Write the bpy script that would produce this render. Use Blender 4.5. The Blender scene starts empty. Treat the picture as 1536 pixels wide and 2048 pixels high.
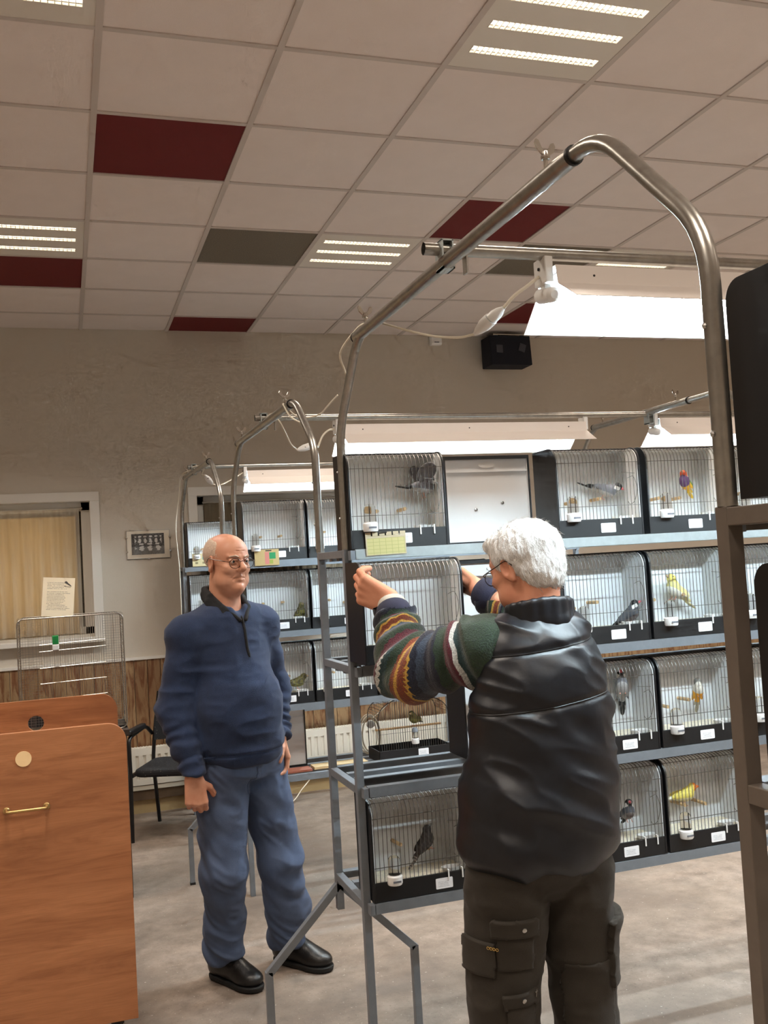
import bpy, math, random
import numpy as np
from mathutils import Vector, Matrix
random.seed(7)
SC = bpy.context.scene
COL = SC.collection
PI = math.pi

# ------------------------------------------------------------------ camera
CAM_H = 1.65
F_PX, YAW, PITCH, ROLL = 1956.95, .3177, .0519, -.0580
cy_, sy_, cp_, sp_ = math.cos(YAW), math.sin(YAW), math.cos(PITCH), math.sin(PITCH)
fwd = Vector((sy_*cp_, cy_*cp_, sp_)); rgt = Vector((cy_, -sy_, 0)); upv = rgt.cross(fwd)
r_ = rgt*math.cos(ROLL) + upv*math.sin(ROLL)
u_ = -rgt*math.sin(ROLL) + upv*math.cos(ROLL)
cam_d = bpy.data.cameras.new('camera'); cam = bpy.data.objects.new('camera', cam_d); COL.objects.link(cam)
cam.matrix_world = Matrix(((r_.x, u_.x, -fwd.x, 0), (r_.y, u_.y, -fwd.y, 0), (r_.z, u_.z, -fwd.z, CAM_H), (0, 0, 0, 1)))
cam_d.sensor_fit = 'VERTICAL'; cam_d.sensor_height = 36.0; cam_d.sensor_width = 27.0
cam_d.lens = F_PX/2048*36.0
cam_d.clip_start = .05; cam_d.clip_end = 60
SC.camera = cam

# ------------------------------------------------------------------ world, exposure
world = bpy.data.worlds.new('world'); SC.world = world; world.use_nodes = True
world.node_tree.nodes['Background'].inputs[0].default_value = (.02, .02, .025, 1)
world.node_tree.nodes['Background'].inputs[1].default_value = .3
SC.view_settings.view_transform = 'Standard'; SC.view_settings.look = 'None'
SC.view_settings.exposure = 0.15; SC.view_settings.gamma = 1.0; SC.view_settings.use_curve_mapping = False
TUBE_POWER = 250.0        # emission of the show-stand fluorescent tubes (cool white)
STRIP_POWER = 4.0        # glow of the ceiling light strips themselves
DOWN_POWER = 18.5        # watts thrown down by each louvred ceiling light (warm white)
TUBE_COL = (.72, .90, 1.0)
STRIP_COL = (1.0, .87, .74)
try:
    SC.cycles.max_bounces = 5; SC.cycles.diffuse_bounces = 3; SC.cycles.glossy_bounces = 2
    SC.cycles.transparent_max_bounces = 12; SC.cycles.transmission_bounces = 6
    SC.cycles.sample_clamp_indirect = 6.0; SC.cycles.use_denoising = True; SC.cycles.use_adaptive_sampling = True; SC.cycles.adaptive_threshold = .08; SC.cycles.adaptive_min_samples = 12
    SC.cycles.caustics_reflective = False; SC.cycles.caustics_refractive = False
except Exception:
    pass

# ------------------------------------------------------------------ helpers
def lin(c):
    o = []
    for v in c[:3]:
        v = v/255.0
        o.append(v/12.92 if v <= .04045 else ((v+.055)/1.055)**2.4)
    return (*o, 1.0)

MATS = {}
class NT:
    """tiny node-tree builder"""
    def __init__(s, name):
        s.m = bpy.data.materials.new(name); s.m.use_nodes = True
        s.t = s.m.node_tree; s.b = s.t.nodes['Principled BSDF']; s.out = s.t.nodes['Material Output']
        MATS[name] = s.m
    def n(s, kind, **kw):
        o = s.t.nodes.new(kind)
        for k, v in kw.items():
            if k.startswith('i_'):
                o.inputs[k[2:].replace('_', ' ')].default_value = v
            else:
                setattr(o, k, v)
        return o
    def l(s, a, b): s.t.links.new(a, b)
    def math(s, op, a, b=None):
        o = s.n('ShaderNodeMath', operation=op)
        for i, v in enumerate((a, b)):
            if v is None: continue
            if isinstance(v, (int, float)): o.inputs[i].default_value = v
            else: s.l(v, o.inputs[i])
        return o.outputs[0]
    def mix(s, fac, a, b):
        o = s.n('ShaderNodeMix', data_type='RGBA')
        for i, v in ((0, fac), (6, a), (7, b)):
            if isinstance(v, (int, float)): o.inputs[i].default_value = v
            elif isinstance(v, tuple): o.inputs[i].default_value = v
            else: s.l(v, o.inputs[i])
        return o.outputs[2]
    def ramp(s, fac, stops, interp='LINEAR'):
        o = s.n('ShaderNodeValToRGB'); o.color_ramp.interpolation = interp
        e = o.color_ramp.elements
        while len(e) < len(stops): e.new(.5)
        for q, (p, c) in zip(e, stops): q.position = p; q.color = c
        s.l(fac, o.inputs[0]); return o.outputs[0]
    def coord(s, which='Object', scale=(1, 1, 1), rot=(0, 0, 0)):
        tc = s.n('ShaderNodeTexCoord'); mp = s.n('ShaderNodeMapping')
        mp.inputs['Scale'].default_value = scale; mp.inputs['Rotation'].default_value = rot
        s.l(tc.outputs[which], mp.inputs[0]); return mp.outputs[0]
    def noise(s, vec, scale, detail=3, rough=.5, dist=0):
        o = s.n('ShaderNodeTexNoise'); o.inputs['Scale'].default_value = scale
        o.inputs['Detail'].default_value = detail; o.inputs['Roughness'].default_value = rough
        o.inputs['Distortion'].default_value = dist
        if vec is not None: s.l(vec, o.inputs['Vector'])
        return o.outputs[0]
    def bump(s, h, strength=.3, dist=.01):
        o = s.n('ShaderNodeBump'); o.inputs['Strength'].default_value = strength
        o.inputs['Distance'].default_value = dist
        s.l(h, o.inputs['Height']); s.l(o.outputs[0], s.b.inputs['Normal'])
    def col(s, v):
        if isinstance(v, tuple): s.b.inputs['Base Color'].default_value = v
        else: s.l(v, s.b.inputs['Base Color'])
    def rough(s, v): s.b.inputs['Roughness'].default_value = v

def M(name, c, rough=.5, metal=0.0, var=0.0, scale=12, bump=0.0, bscale=200, spec=None, coat=0.0, world=False):
    """plain procedural material: base colour with noise variation and optional fine relief"""
    if name in MATS: return MATS[name]
    t = NT(name); base = lin(c)
    t.b.inputs['Roughness'].default_value = rough; t.b.inputs['Metallic'].default_value = metal
    if spec is not None: t.b.inputs['Specular IOR Level'].default_value = spec
    if coat: t.b.inputs['Coat Weight'].default_value = coat; t.b.inputs['Coat Roughness'].default_value = .1
    v = t.coord('Object')
    if var:
        nz = t.noise(v, scale, 4, .6)
        lo = tuple(x*(1-var) for x in base[:3])+(1,); hi = tuple(min(1, x*(1+var)) for x in base[:3])+(1,)
        t.col(t.ramp(nz, [(.3, lo), (.7, hi)]))
    else:
        t.col(base)
    if bump: t.bump(t.noise(v, bscale, 3), bump, .003)
    return t.m

def EM(name, c, power):
    t = NT(name); t.col((0.8, 0.8, 0.8, 1))
    t.b.inputs['Emission Color'].default_value = (*c, 1); t.b.inputs['Emission Strength'].default_value = power
    return t.m

class MB:
    """collects shapes into one mesh"""
    def __init__(s): s.v = []; s.f = []
    def add(s, vs, fs):
        o = len(s.v); s.v.extend([tuple(p) for p in vs]); s.f.extend([tuple(i+o for i in f) for f in fs]); return s
    def box(s, x0, x1, y0, y1, z0, z1):
        return s.add([(x0,y0,z0),(x1,y0,z0),(x1,y1,z0),(x0,y1,z0),(x0,y0,z1),(x1,y0,z1),(x1,y1,z1),(x0,y1,z1)],
                     [(0,3,2,1),(4,5,6,7),(0,1,5,4),(1,2,6,5),(2,3,7,6),(3,0,4,7)])
    def bar(s, p, q, w, h, up=(0, 0, 1)):
        p, q = Vector(p), Vector(q); d = (q-p).normalized(); up = Vector(up)
        a = d.cross(up)
        if a.length < 1e-4: a = d.cross(Vector((0, 1, 0)))
        a.normalize(); b = a.cross(d).normalized(); a *= w/2; b *= h/2
        vs = [p-a-b, p+a-b, p+a+b, p-a+b, q-a-b, q+a-b, q+a+b, q-a+b]
        return s.add(vs, [(0,1,2,3),(7,6,5,4),(0,4,5,1),(1,5,6,2),(2,6,7,3),(3,7,4,0)])
    def tube(s, pts, r, n=10, closed=False, caps=True):
        P = [Vector(p) for p in pts]; m = len(P)
        rs = r if isinstance(r, (list, tuple)) else [r]*m
        T = []
        for i in range(m):
            a = P[i-1] if (i or closed) else P[0]; b = P[(i+1) % m] if (i < m-1 or closed) else P[-1]
            T.append((b-a).normalized())
        nrm = T[0].orthogonal().normalized(); rings = []
        for i in range(m):
            nrm = (nrm - T[i]*nrm.dot(T[i])).normalized(); bn = T[i].cross(nrm)
            rings.append([P[i] + (nrm*math.cos(2*PI*k/n) + bn*math.sin(2*PI*k/n))*rs[i] for k in range(n)])
        vs = [p for rg in rings for p in rg]; fs = []
        for i in range(m if closed else m-1):
            j = (i+1) % m
            for k in range(n):
                k2 = (k+1) % n; fs.append((i*n+k, i*n+k2, j*n+k2, j*n+k))
        if caps and not closed:
            fs.append(tuple(range(n-1, -1, -1))); fs.append(tuple((m-1)*n+k for k in range(n)))
        return s.add(vs, fs)
    def lathe(s, prof, n=20, c=(0, 0, 0), ax=None, sx=1, sy=1):
        """prof: list of (radius, height); axis z, or matrix ax"""
        vs = []; fs = []; m = len(prof); c = Vector(c)
        for r, z in prof:
            for k in range(n):
                p = Vector((r*math.cos(2*PI*k/n)*sx, r*math.sin(2*PI*k/n)*sy, z))
                if ax is not None: p = ax @ p
                vs.append(p+c)
        for i in range(m-1):
            for k in range(n):
                k2 = (k+1) % n; fs.append((i*n+k, i*n+k2, (i+1)*n+k2, (i+1)*n+k))
        fs.append(tuple(range(n-1, -1, -1))); fs.append(tuple((m-1)*n+k for k in range(n)))
        return s.add(vs, fs)
    def prism(s, poly, a0, a1, axis='x'):
        """poly of 2D points extruded along axis (x: (y,z), y: (x,z), z: (x,y))"""
        n = len(poly); vs = []
        for a in (a0, a1):
            for p in poly:
                vs.append((a, p[0], p[1]) if axis == 'x' else (p[0], a, p[1]) if axis == 'y' else (p[0], p[1], a))
        fs = [tuple(range(n-1, -1, -1)), tuple(range(n, 2*n))]
        for i in range(n): fs.append((i, (i+1) % n, n+(i+1) % n, n+i))
        return s.add(vs, fs)
    def mesh(s, name, mat, smooth=False, bevel=0):
        me = bpy.data.meshes.new(name); me.from_pydata(s.v, [], s.f); me.validate()
        if mat is not None: me.materials.append(mat)
        import bmesh
        bm = bmesh.new(); bm.from_mesh(me); bmesh.ops.recalc_face_normals(bm, faces=bm.faces)
        if bevel:
            bmesh.ops.bevel(bm, geom=[e for e in bm.edges if e.is_manifold and e.calc_face_angle(0) > .5], offset=bevel, segments=2, profile=.5, affect='EDGES')
        bm.to_mesh(me); bm.free()
        if smooth:
            me.polygons.foreach_set('use_smooth', [True]*len(me.polygons))
            try: me.set_sharp_from_angle(angle=.7)
            except Exception: pass
        return me
    def build(s, name, mat, parent=None, smooth=False, bevel=0, loc=None):
        return link(name, s.mesh(name, mat, smooth, bevel), parent, loc)

def link(name, me, parent=None, loc=None):
    o = bpy.data.objects.new(name, me); COL.objects.link(o)
    if parent is not None: o.parent = parent
    if loc is not None: o.location = loc
    return o
def tag(o, label=None, cat=None, group=None, kind=None):
    if label: o['label'] = label
    if cat: o['category'] = cat
    if group: o['group'] = group
    if kind: o['kind'] = kind
    return o
def thing(name, label, cat, loc=(0, 0, 0), rz=0, group=None):
    o = bpy.data.objects.new(name, None); COL.objects.link(o); o.empty_display_size = .05
    o.location = loc; o.rotation_euler = (0, 0, rz)
    return tag(o, label, cat, group)
def copy_tree(o, parent=None, skip=()):
    c = o.copy(); COL.objects.link(c); c.parent = parent
    for ch in list(o.children):
        if ch.name.split('.')[0] not in skip: copy_tree(ch, c, skip)
    return c
def catmull(pts, n=8):
    P = [Vector(p) for p in pts]; P = [P[0]*2-P[1]] + P + [P[-1]*2-P[-2]]; o = []
    for i in range(1, len(P)-2):
        a, b, c, d = P[i-1:i+3]
        for k in range(n):
            t = k/n
            o.append(.5*((2*b) + (c-a)*t + (2*a-5*b+4*c-d)*t*t + (-a+3*b-3*c+d)*t**3))
    o.append(P[-2]); return o
def rrect(x0, x1, z0, z1, r, n=5, corners=(1, 1, 1, 1)):
    """rounded rectangle polygon; corners bl, br, tr, tl"""
    o = []
    for (cx, cz, a0, on) in ((x0+r, z0+r, PI, corners[0]), (x1-r, z0+r, 1.5*PI, corners[1]), (x1-r, z1-r, 0, corners[2]), (x0+r, z1-r, .5*PI, corners[3])):
        if on:
            for k in range(n+1):
                a = a0+.5*PI*k/n; o.append((cx+r*math.cos(a), cz+r*math.sin(a)))
        else:
            o.append((x0 if cx == x0+r else x1, z0 if cz == z0+r else z1))
    return o
def chamf(pts, r, n=6):
    """polyline with rounded corners"""
    P = [Vector(p) for p in pts]; o = [P[0]]
    for i in range(1, len(P)-1):
        a = (P[i-1]-P[i]).normalized(); b = (P[i+1]-P[i]).normalized()
        p0, p1 = P[i]+a*r, P[i]+b*r
        for k in range(n+1):
            t = k/n; o.append(p0*(1-t)**2 + P[i]*2*t*(1-t) + p1*t*t)
    o.append(P[-1]); return o

# ------------------------------------------------------------------ common materials
M('white_paint', (228, 224, 216), .5)
M('wall_paint', (206, 197, 183), .75, var=.012, scale=3, bump=.15, bscale=120)
M('tile_white', (238, 229, 225), .85, var=.02, scale=6, bump=.2, bscale=300)
M('tile_red', (104, 9, 16), .7, var=.04, scale=20)
M('tile_grey', (116, 110, 98), .85, var=.22, scale=160)
M('grid_white', (206, 198, 193), .5)
M('black_board', (20, 21, 24), .42, var=.15, scale=30)
M('black_rail', (17, 18, 20), .5, var=.1, scale=30)
M('cage_white', (238, 240, 241), .42)
M('sand', (234, 224, 202), .9, var=.15, scale=150)
M('wire', (104, 102, 98), .4, metal=.6)
M('dowel', (205, 172, 128), .65, var=.12, scale=60)
M('plastic_white', (240, 240, 238), .35)
M('grey_steel', (124, 130, 137), .45, metal=.2, var=.08, scale=25, bump=.06, bscale=150)
M('warm_lit_steel', (104, 95, 86), .5, metal=.1, var=.08, scale=25, bump=.06, bscale=150)  # grey rack steel with the brown cast of warm light put into its colour
M('galv', (168, 166, 160), .3, metal=.9, var=.14, scale=35)
M('galv_rail', (186, 196, 198), .36, metal=.55, var=.08, scale=30)
M('chrome', (205, 203, 198), .2, metal=1.0)
M('cable_white', (232, 224, 206), .5)
M('black_metal', (26, 26, 27), .4, metal=.3)
M('black_plastic', (24, 24, 26), .45)
M('reflector', (236, 228, 222), .45)
M('screw', (190, 190, 188), .25, metal=.9)
t = NT('clear_glass'); t.b.inputs['Transmission Weight'].default_value = 1.0; t.rough(.05); t.b.inputs['IOR'].default_value = 1.18; t.col((.97, .98, .98, 1))
t = NT('window_glass'); tb = t.n('ShaderNodeBsdfTransparent'); gl = t.n('ShaderNodeBsdfGlossy'); mx = t.n('ShaderNodeMixShader'); fz = t.n('ShaderNodeFresnel'); fz.inputs[0].default_value = 1.45
gl.inputs['Roughness'].default_value = .02; t.l(fz.outputs[0], mx.inputs[0]); t.l(tb.outputs[0], mx.inputs[1]); t.l(gl.outputs[0], mx.inputs[2]); t.l(mx.outputs[0], t.out.inputs[0])
EM('tube_light', TUBE_COL, TUBE_POWER)
EM('strip_light', (1.0, .82, .58), STRIP_POWER)
try: MATS['strip_light'].cycles.emission_sampling = 'NONE'
except Exception: pass

def print_mat(name, paper, ink, rows, dens, head=True):
    """flat print: faint lines of type on paper (object x across, z up, generated)"""
    t = NT(name); tc = t.n('ShaderNodeTexCoord'); sp = t.n('ShaderNodeSeparateXYZ'); t.l(tc.outputs['Generated'], sp.inputs[0])
    x, z = sp.outputs[0], sp.outputs[2]
    fr = t.math('FRACT', t.math('MULTIPLY', z, rows))
    line = t.math('MULTIPLY', t.math('GREATER_THAN', fr, .38), t.math('LESS_THAN', fr, .72))
    row = t.math('FLOOR', t.math('MULTIPLY', z, rows))
    cb = t.n('ShaderNodeCombineXYZ'); t.l(t.math('MULTIPLY', x, 26), cb.inputs[0]); t.l(t.math('MULTIPLY', row, 7.31), cb.inputs[1])
    ch = t.math('GREATER_THAN', t.noise(cb.outputs[0], 2.2, 1), .42)
    cb2 = t.n('ShaderNodeCombineXYZ'); t.l(t.math('MULTIPLY', row, 3.7), cb2.inputs[0])
    wn = t.noise(cb2.outputs[0], 1.0, 0)
    x_end = t.math('ADD', .45, t.math('MULTIPLY', wn, .55))
    ins = t.math('MULTIPLY', t.math('GREATER_THAN', x, .14), t.math('LESS_THAN', x, t.math('MINIMUM', x_end, .88)))
    keep = t.math('GREATER_THAN', t.noise(cb2.outputs[0], 4.7, 0), dens)
    zin = t.math('MULTIPLY', t.math('GREATER_THAN', z, .16), t.math('LESS_THAN', z, .9))
    f = t.math('MULTIPLY', t.math('MULTIPLY', t.math('MULTIPLY', line, ch), t.math('MULTIPLY', ins, keep)), zin)
    t.col(t.mix(f, lin(paper), lin(ink))); t.rough(.6)
    return t.m
print_mat('card_print', (246, 247, 250), (178, 180, 186), 7, .52)
print_mat('letter_print', (244, 232, 205), (150, 138, 120), 26, .36)
# ================================================================== ROOM
CEIL = CAM_H + 2.9924*.6
WY = 7.243; RX0, RX1, RY0 = -3.45, 8.03, -3.38

# floor: speckled brown-grey vinyl with a dull polish
t = NT('floor_vinyl'); v = t.coord('Object')
big = t.ramp(t.noise(v, 1.3, 5, .6), [(.28, lin((108, 96, 88))), (.5, lin((146, 132, 120))), (.72, lin((170, 154, 142)))])
mid = t.mix(t.ramp(t.noise(v, 9, 6, .72), [(.38, (0, 0, 0, 1)), (.66, (.85, .85, .85, 1))]), big, lin((116, 105, 96)))
dark = t.math('GREATER_THAN', t.noise(v, 95, 3, .6), .63)
c = t.mix(t.math('MULTIPLY', dark, .45), mid, lin((96, 86, 78)))
lite = t.math('GREATER_THAN', t.noise(v, 75, 3, .6), .69)
c = t.mix(t.math('MULTIPLY', lite, .7), c, lin((214, 204, 192)))
t.col(c); t.b.inputs['Specular IOR Level'].default_value = .35
t.l(t.ramp(t.noise(v, 5, 3), [(.3, (.38, .38, .38, 1)), (.7, (.62, .62, .62, 1))]), t.b.inputs['Roughness'])
t.bump(t.noise(v, 120, 2), .06, .002)
tag(MB().box(RX0, RX1, RY0, WY, -.1, 0).build('floor', t.m), 'brown grey speckled vinyl floor of the hall', None, kind='structure')

# ceiling slab with tiles and grid as parts
ceil_o = tag(MB().box(RX0-.1, RX1+.1, RY0-.1, WY+.1, CEIL+.05, CEIL+.15).build('ceiling', MATS['tile_white']), 'suspended tile ceiling', None, kind='structure')
GX = lambda i: .174+.604*i
GY = lambda j: min(3.211+.6*j, WY)
RED = {(0, 1), (-1, 4), (1, 6), (3, 2), (5, 5), (8, 1), (-4, 1)}
GREY = {(1, 3), (4, 3), (-2, 0), (7, 4)}
LAMPS = {(i, j) for i in (-4, -1, 2, 5, 8, 11) for j in (-9, -5, -1, 3)}
tile_cache = {}
rest = MB()
for i in range(-6, 13):
    for j in range(-11, 7):
        if (i, j) in LAMPS: continue
        x0, x1, y0, y1 = GX(i)+.006, GX(i+1)-.006, GY(j)+.006, GY(j+1)-.006
        seen = -2 <= i <= 9 and -2 <= j <= 6
        if not seen:
            rest.box(x0, x1, y0, y1, CEIL+.002, CEIL+.018); continue
        kind = 'tile_red' if (i, j) in RED else 'tile_grey' if (i, j) in GREY else 'tile_white'
        key = (kind, round(y1-y0, 3))
        if key not in tile_cache:
            w, d = x1-x0, y1-y0
            tile_cache[key] = MB().box(-w/2, w/2, -d/2, d/2, 0, .016).mesh('ceiling_tile', MATS[kind], bevel=.002)
        link('ceiling_tile', tile_cache[key], ceil_o, ((x0+x1)/2, (y0+y1)/2, CEIL+.002))
tag(rest.build('outer_tiles', MATS['tile_white'], ceil_o), kind='stuff')
for i in range(-6, 14):
    MB().box(GX(i)-.012, GX(i)+.012, RY0, WY, CEIL-.004, CEIL+.02).build('grid_runner', MATS['grid_white'], ceil_o)
for j in range(-11, 7):
    MB().box(RX0, RX1, GY(j)-.011, GY(j)+.011, CEIL-.003, CEIL+.019).build('cross_runner', MATS['grid_white'], ceil_o)

# recessed ceiling lights, three louvred strips each
def ceiling_light():
    root = thing('ceiling_light', 'x', 'ceiling light', group='recessed ceiling lights')
    p = MB(); w, d = .294, .292
    ys = (-.165, 0, .165); sh = .022; sl = .25
    edges = [-d]+[e for y in ys for e in (y-sh, y+sh)]+[d]
    for k in range(0, len(edges), 2): p.box(-w, w, edges[k], edges[k+1], 0, .008)
    for y in ys:
        p.box(-w, -sl, y-sh, y+sh, 0, .008); p.box(sl, w, y-sh, y+sh, 0, .008)
    p.box(-w, w, -d, d, .03, .035)
    p.build('panel', MATS['white_paint'], root)
    for y in ys:
        MB().box(-sl, sl, y-sh+.004, y+sh-.004, .010, .016).build('light_strip', MATS['strip_light'], root)
        f = MB()
        for k in range(25): f.box(-sl+.5*k/24-.0012, -sl+.5*k/24+.0012, y-sh, y+sh, -.002, .008)
        f.build('louvre', MATS['plastic_white'], root)
    L = bpy.data.lights.new('louvre_light', 'AREA'); L.shape = 'RECTANGLE'; L.size = .52; L.size_y = .40
    L.energy = DOWN_POWER; L.color = STRIP_COL; L.spread = math.radians(128)
    lo = bpy.data.objects.new('louvre_light', L); COL.objects.link(lo); lo.parent = root; lo.location = (0, 0, -.006)
    return root
cl0 = ceiling_light(); first = True
CL_LABEL = {(-1, -1): 'recessed ceiling light cut off at the top left corner of the picture',
            (2, -1): 'bright three strip recessed ceiling light at the top right, nearest the camera',
            (-1, 3): 'three strip recessed ceiling light at the left edge beside a red tile',
            (2, 3): 'three strip recessed ceiling light beside the grey tile, above the long arch tube',
            (5, 3): 'recessed ceiling light behind the long steel lamp pipe'}
for (i, j) in sorted(LAMPS):
    o = cl0 if first else copy_tree(cl0); first = False
    o.location = ((GX(i)+GX(i+1))/2, (GY(j)+GY(j+1))/2, CEIL-.002)
    o['label'] = CL_LABEL.get((i, j), 'recessed ceiling light outside the picture')

# back wall with two window openings
W1 = (-1.60, .185, 1.27, 2.21); W2 = (.94, 2.55, 1.27, 2.22)
w = MB()
xs = [RX0-.1, W1[0], W1[1], W2[0], W2[1], RX1+.1]
for a, b, win in ((xs[0], xs[1], None), (xs[1], xs[2], W1), (xs[2], xs[3], None), (xs[3], xs[4], W2), (xs[4], xs[5], None)):
    if win: w.box(a, b, WY, WY+.3, 0, win[2]); w.box(a, b, WY, WY+.3, win[3], CEIL+.05)
    else: w.box(a, b, WY, WY+.3, 0, CEIL+.05)
wall = tag(w.build('wall_back', MATS['wall_paint']), 'cream painted back wall with wooden lower panelling', None, kind='structure')
for nm, b in (('wall_left', (RX0-.12, RX0, RY0, WY)), ('wall_right', (RX1, RX1+.12, RY0, WY)), ('wall_front', (RX0, RX1, RY0-.12, RY0))):
    tag(MB().box(*b, 0, CEIL+.05).build(nm, MATS['wall_paint']), 'cream painted '+nm.split('_')[1]+' wall outside the picture', None, kind='structure')

# wainscot planks
t = NT('plank_wood'); v = t.coord('Object', (1, 1, .16))
oi = t.n('ShaderNodeObjectInfo'); vm = t.n('ShaderNodeVectorMath', operation='ADD'); t.l(v, vm.inputs[0])
cb = t.n('ShaderNodeCombineXYZ'); t.l(t.math('MULTIPLY', oi.outputs['Random'], 37.0), cb.inputs[0]); t.l(cb.outputs[0], vm.inputs[1])
g = t.noise(vm.outputs[0], 22, 5, .65, 1.5)
base = t.ramp(oi.outputs['Random'], [(0, lin((150, 122, 88))), (.5, lin((168, 138, 102))), (1, lin((140, 108, 76)))])
t.col(t.mix(t.ramp(g, [(.45, (0, 0, 0, 1)), (.62, (1, 1, 1, 1))]), base, lin((112, 70, 40)))); t.rough(.5)
pm = None; x = -1.4; k = 0
pw = .092
pmesh = MB().box(.0015, pw-.0015, 0, .014, 0, .865).mesh('plank', MATS['plank_wood'], bevel=.002)
while x < 4.2:
    link('plank', pmesh, wall, (x, WY-.014, .2)); x += pw
wall_lo = MB().box(RX0, -1.4, WY-.014, WY, .2, 1.065).box(x, RX1, WY-.014, WY, .2, 1.065).build('plank_field', MATS['plank_wood'], wall)
tag(MB().box(RX0, RX1, WY-.024, WY, 1.062, 1.082).build('trim_1', MATS['white_paint']), 'cream cap strip along the top of the wooden panelling', None, kind='structure')
M('brown_board', (92, 72, 52), .6, var=.15, scale=15)
M('beige_vinyl', (176, 152, 110), .55, var=.06, scale=10)
M('ledge_pale', (206, 198, 180), .5)
bb = tag(MB().box(RX0, RX1, WY-.10, WY-.005, .095, .165).build('baseboard_back', MATS['brown_board']), 'brown boxed baseboard with pale ledge along the back wall', None, kind='structure')
MB().box(RX0, RX1, WY-.11, WY-.005, .165, .195).build('ledge', MATS['ledge_pale'], bb)
MB().box(RX0, RX1, WY-.08, WY-.005, 0, .095).build('vinyl_skirting', MATS['beige_vinyl'], bb)

# windows with curtains
def curtain_mat(name, c, alpha, clear=0.0):
    t = NT(name); tr = t.n('ShaderNodeBsdfTranslucent'); df = t.n('ShaderNodeBsdfDiffuse'); mx = t.n('ShaderNodeMixShader')
    v = t.coord('Object', (22, 1, 1.2)); nz = t.noise(v, 2, 3)
    cc = t.ramp(nz, [(.3, tuple(x*.86 for x in lin(c)[:3])+(1,)), (.7, lin(c))])
    t.l(cc, tr.inputs[0]); t.l(cc, df.inputs[0]); mx.inputs[0].default_value = alpha
    t.l(df.outputs[0], mx.inputs[1]); t.l(tr.outputs[0], mx.inputs[2])
    if clear:
        tp = t.n('ShaderNodeBsdfTransparent'); m2 = t.n('ShaderNodeMixShader'); m2.inputs[0].default_value = clear
        t.l(mx.outputs[0], m2.inputs[1]); t.l(tp.outputs[0], m2.inputs[2]); t.l(m2.outputs[0], t.out.inputs[0])
    else: t.l(mx.outputs[0], t.out.inputs[0])
    return t.m
curtain_mat('curtain_yellow', (244, 212, 150), .5)
curtain_mat('curtain_sheer', (222, 212, 196), .3, .45)
curtain_mat('curtain_grey', (150, 138, 118), .3)
def pleats(x0, x1, z0, z1, y, amp, n, mname, parent, gather=0):
    b = MB(); m = int((x1-x0)*160); P = []
    rows = 10
    for r in range(rows+1):
        z = z0+(z1-z0)*r/rows; a = amp*(1-.65*r/rows)
        for k in range(m+1):
            x = x0+(x1-x0)*k/m; ph = 2*PI*n*k/m
            yy = y + a*math.sin(ph+.5*math.sin(ph*.37)) + .3*a*math.sin(2.3*ph+1)
            P.append((x, yy, z))
    fs = [(r*(m+1)+k, r*(m+1)+k+1, (r+1)*(m+1)+k+1, (r+1)*(m+1)+k) for r in range(rows) for k in range(m)]
    b.add(P, fs); o = b.build('curtain', MATS[mname], parent, smooth=True); return o
def window(n, W, label):
    x0, x1, z0, z1 = W
    fr = MB(); cw = .065; y0 = WY-.02
    for a in ((x0-cw, x1+cw, z1, z1+cw), (x0-cw, x0, z0-.02, z1), (x1, x1+cw, z0-.02, z1)):
        fr.box(a[0], a[1], y0, WY+.01, a[2], a[3])
    fr.box(x0, x1, WY, WY+.12, z1-.001, z1); fr.box(x0, x0+.001, WY, WY+.12, z0, z1); fr.box(x1-.001, x1, WY, WY+.12, z0, z1)
    root = tag(fr.build('window_%d' % n, MATS['white_paint'], bevel=.002), label, None, kind='structure')
    s = MB(); iw = .06
    s.box(x0, x1, WY+.09, WY+.14, z1-iw, z1); s.box(x0, x1, WY+.09, WY+.14, z0, z0+.05); s.box(x0, x0+iw, WY+.09, WY+.14, z0, z1); s.box(x1-iw, x1, WY+.09, WY+.14, z0, z1)
    s.build('inner_frame', MATS['white_paint'], root, bevel=.002)
    MB().box(x0+.05, x1-.05, WY+.15, WY+.156, z0+.04, z1-.05).build('pane', MATS['window_glass'], root)
    MB().box(x0-cw, x1+cw, WY-.07, WY+.1, z0-.055, z0-.02).build('window_sill', MATS['white_paint'], root, bevel=.004)
    MB().tube([(x0+.05, WY+.075, z1-.045), (x1-.05, WY+.075, z1-.045)], .006, 8).build('curtain_rail', MATS['white_paint'], root)
    return root
win1 = window(1, W1, 'white framed window with yellow and sheer curtains behind the wire cage')
win2 = window(2, W2, 'white framed window with a dull net curtain behind the cage racks')
pleats(W1[0]+.06, W1[1]-.075, W1[2]+.01, W1[3]-.05, WY+.040, .013, 19, 'curtain_sheer', win1)
pleats(W1[0]+.06, W1[1]-.10, W1[2]+.01, W1[3]-.10, WY+.075, .008, 12, 'curtain_yellow', win1)
wl = bpy.data.lights.new('window_backlight', 'AREA'); wl.shape = 'RECTANGLE'; wl.size = 1.5; wl.size_y = .8; wl.energy = 6; wl.color = (1.0, .80, .52)  # unseen area light added behind the pane to make the curtain glow
wlo = bpy.data.objects.new('window_backlight', wl); COL.objects.link(wlo); wlo.parent = win1; wlo.location = (-.7, WY+.32, 1.75); wlo.rotation_euler = (-PI/2, 0, 0)
pleats(W2[0]+.06, W2[1]-.06, W2[2]+.01, W2[3]-.05, WY+.07, .012, 24, 'curtain_grey', win2)
M('night', (46, 40, 34), .9)
MB().box(W1[0]-.3, W1[1]+.3, WY+.34, WY+.36, W1[2]-.2, W1[3]+.2).build('night_screen', MATS['night'], win1)
MB().box(W2[0]-.3, W2[1]+.3, WY+.34, WY+.36, W2[2]-.2, W2[3]+.2).build('night_screen', MATS['night'], win2)

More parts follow.
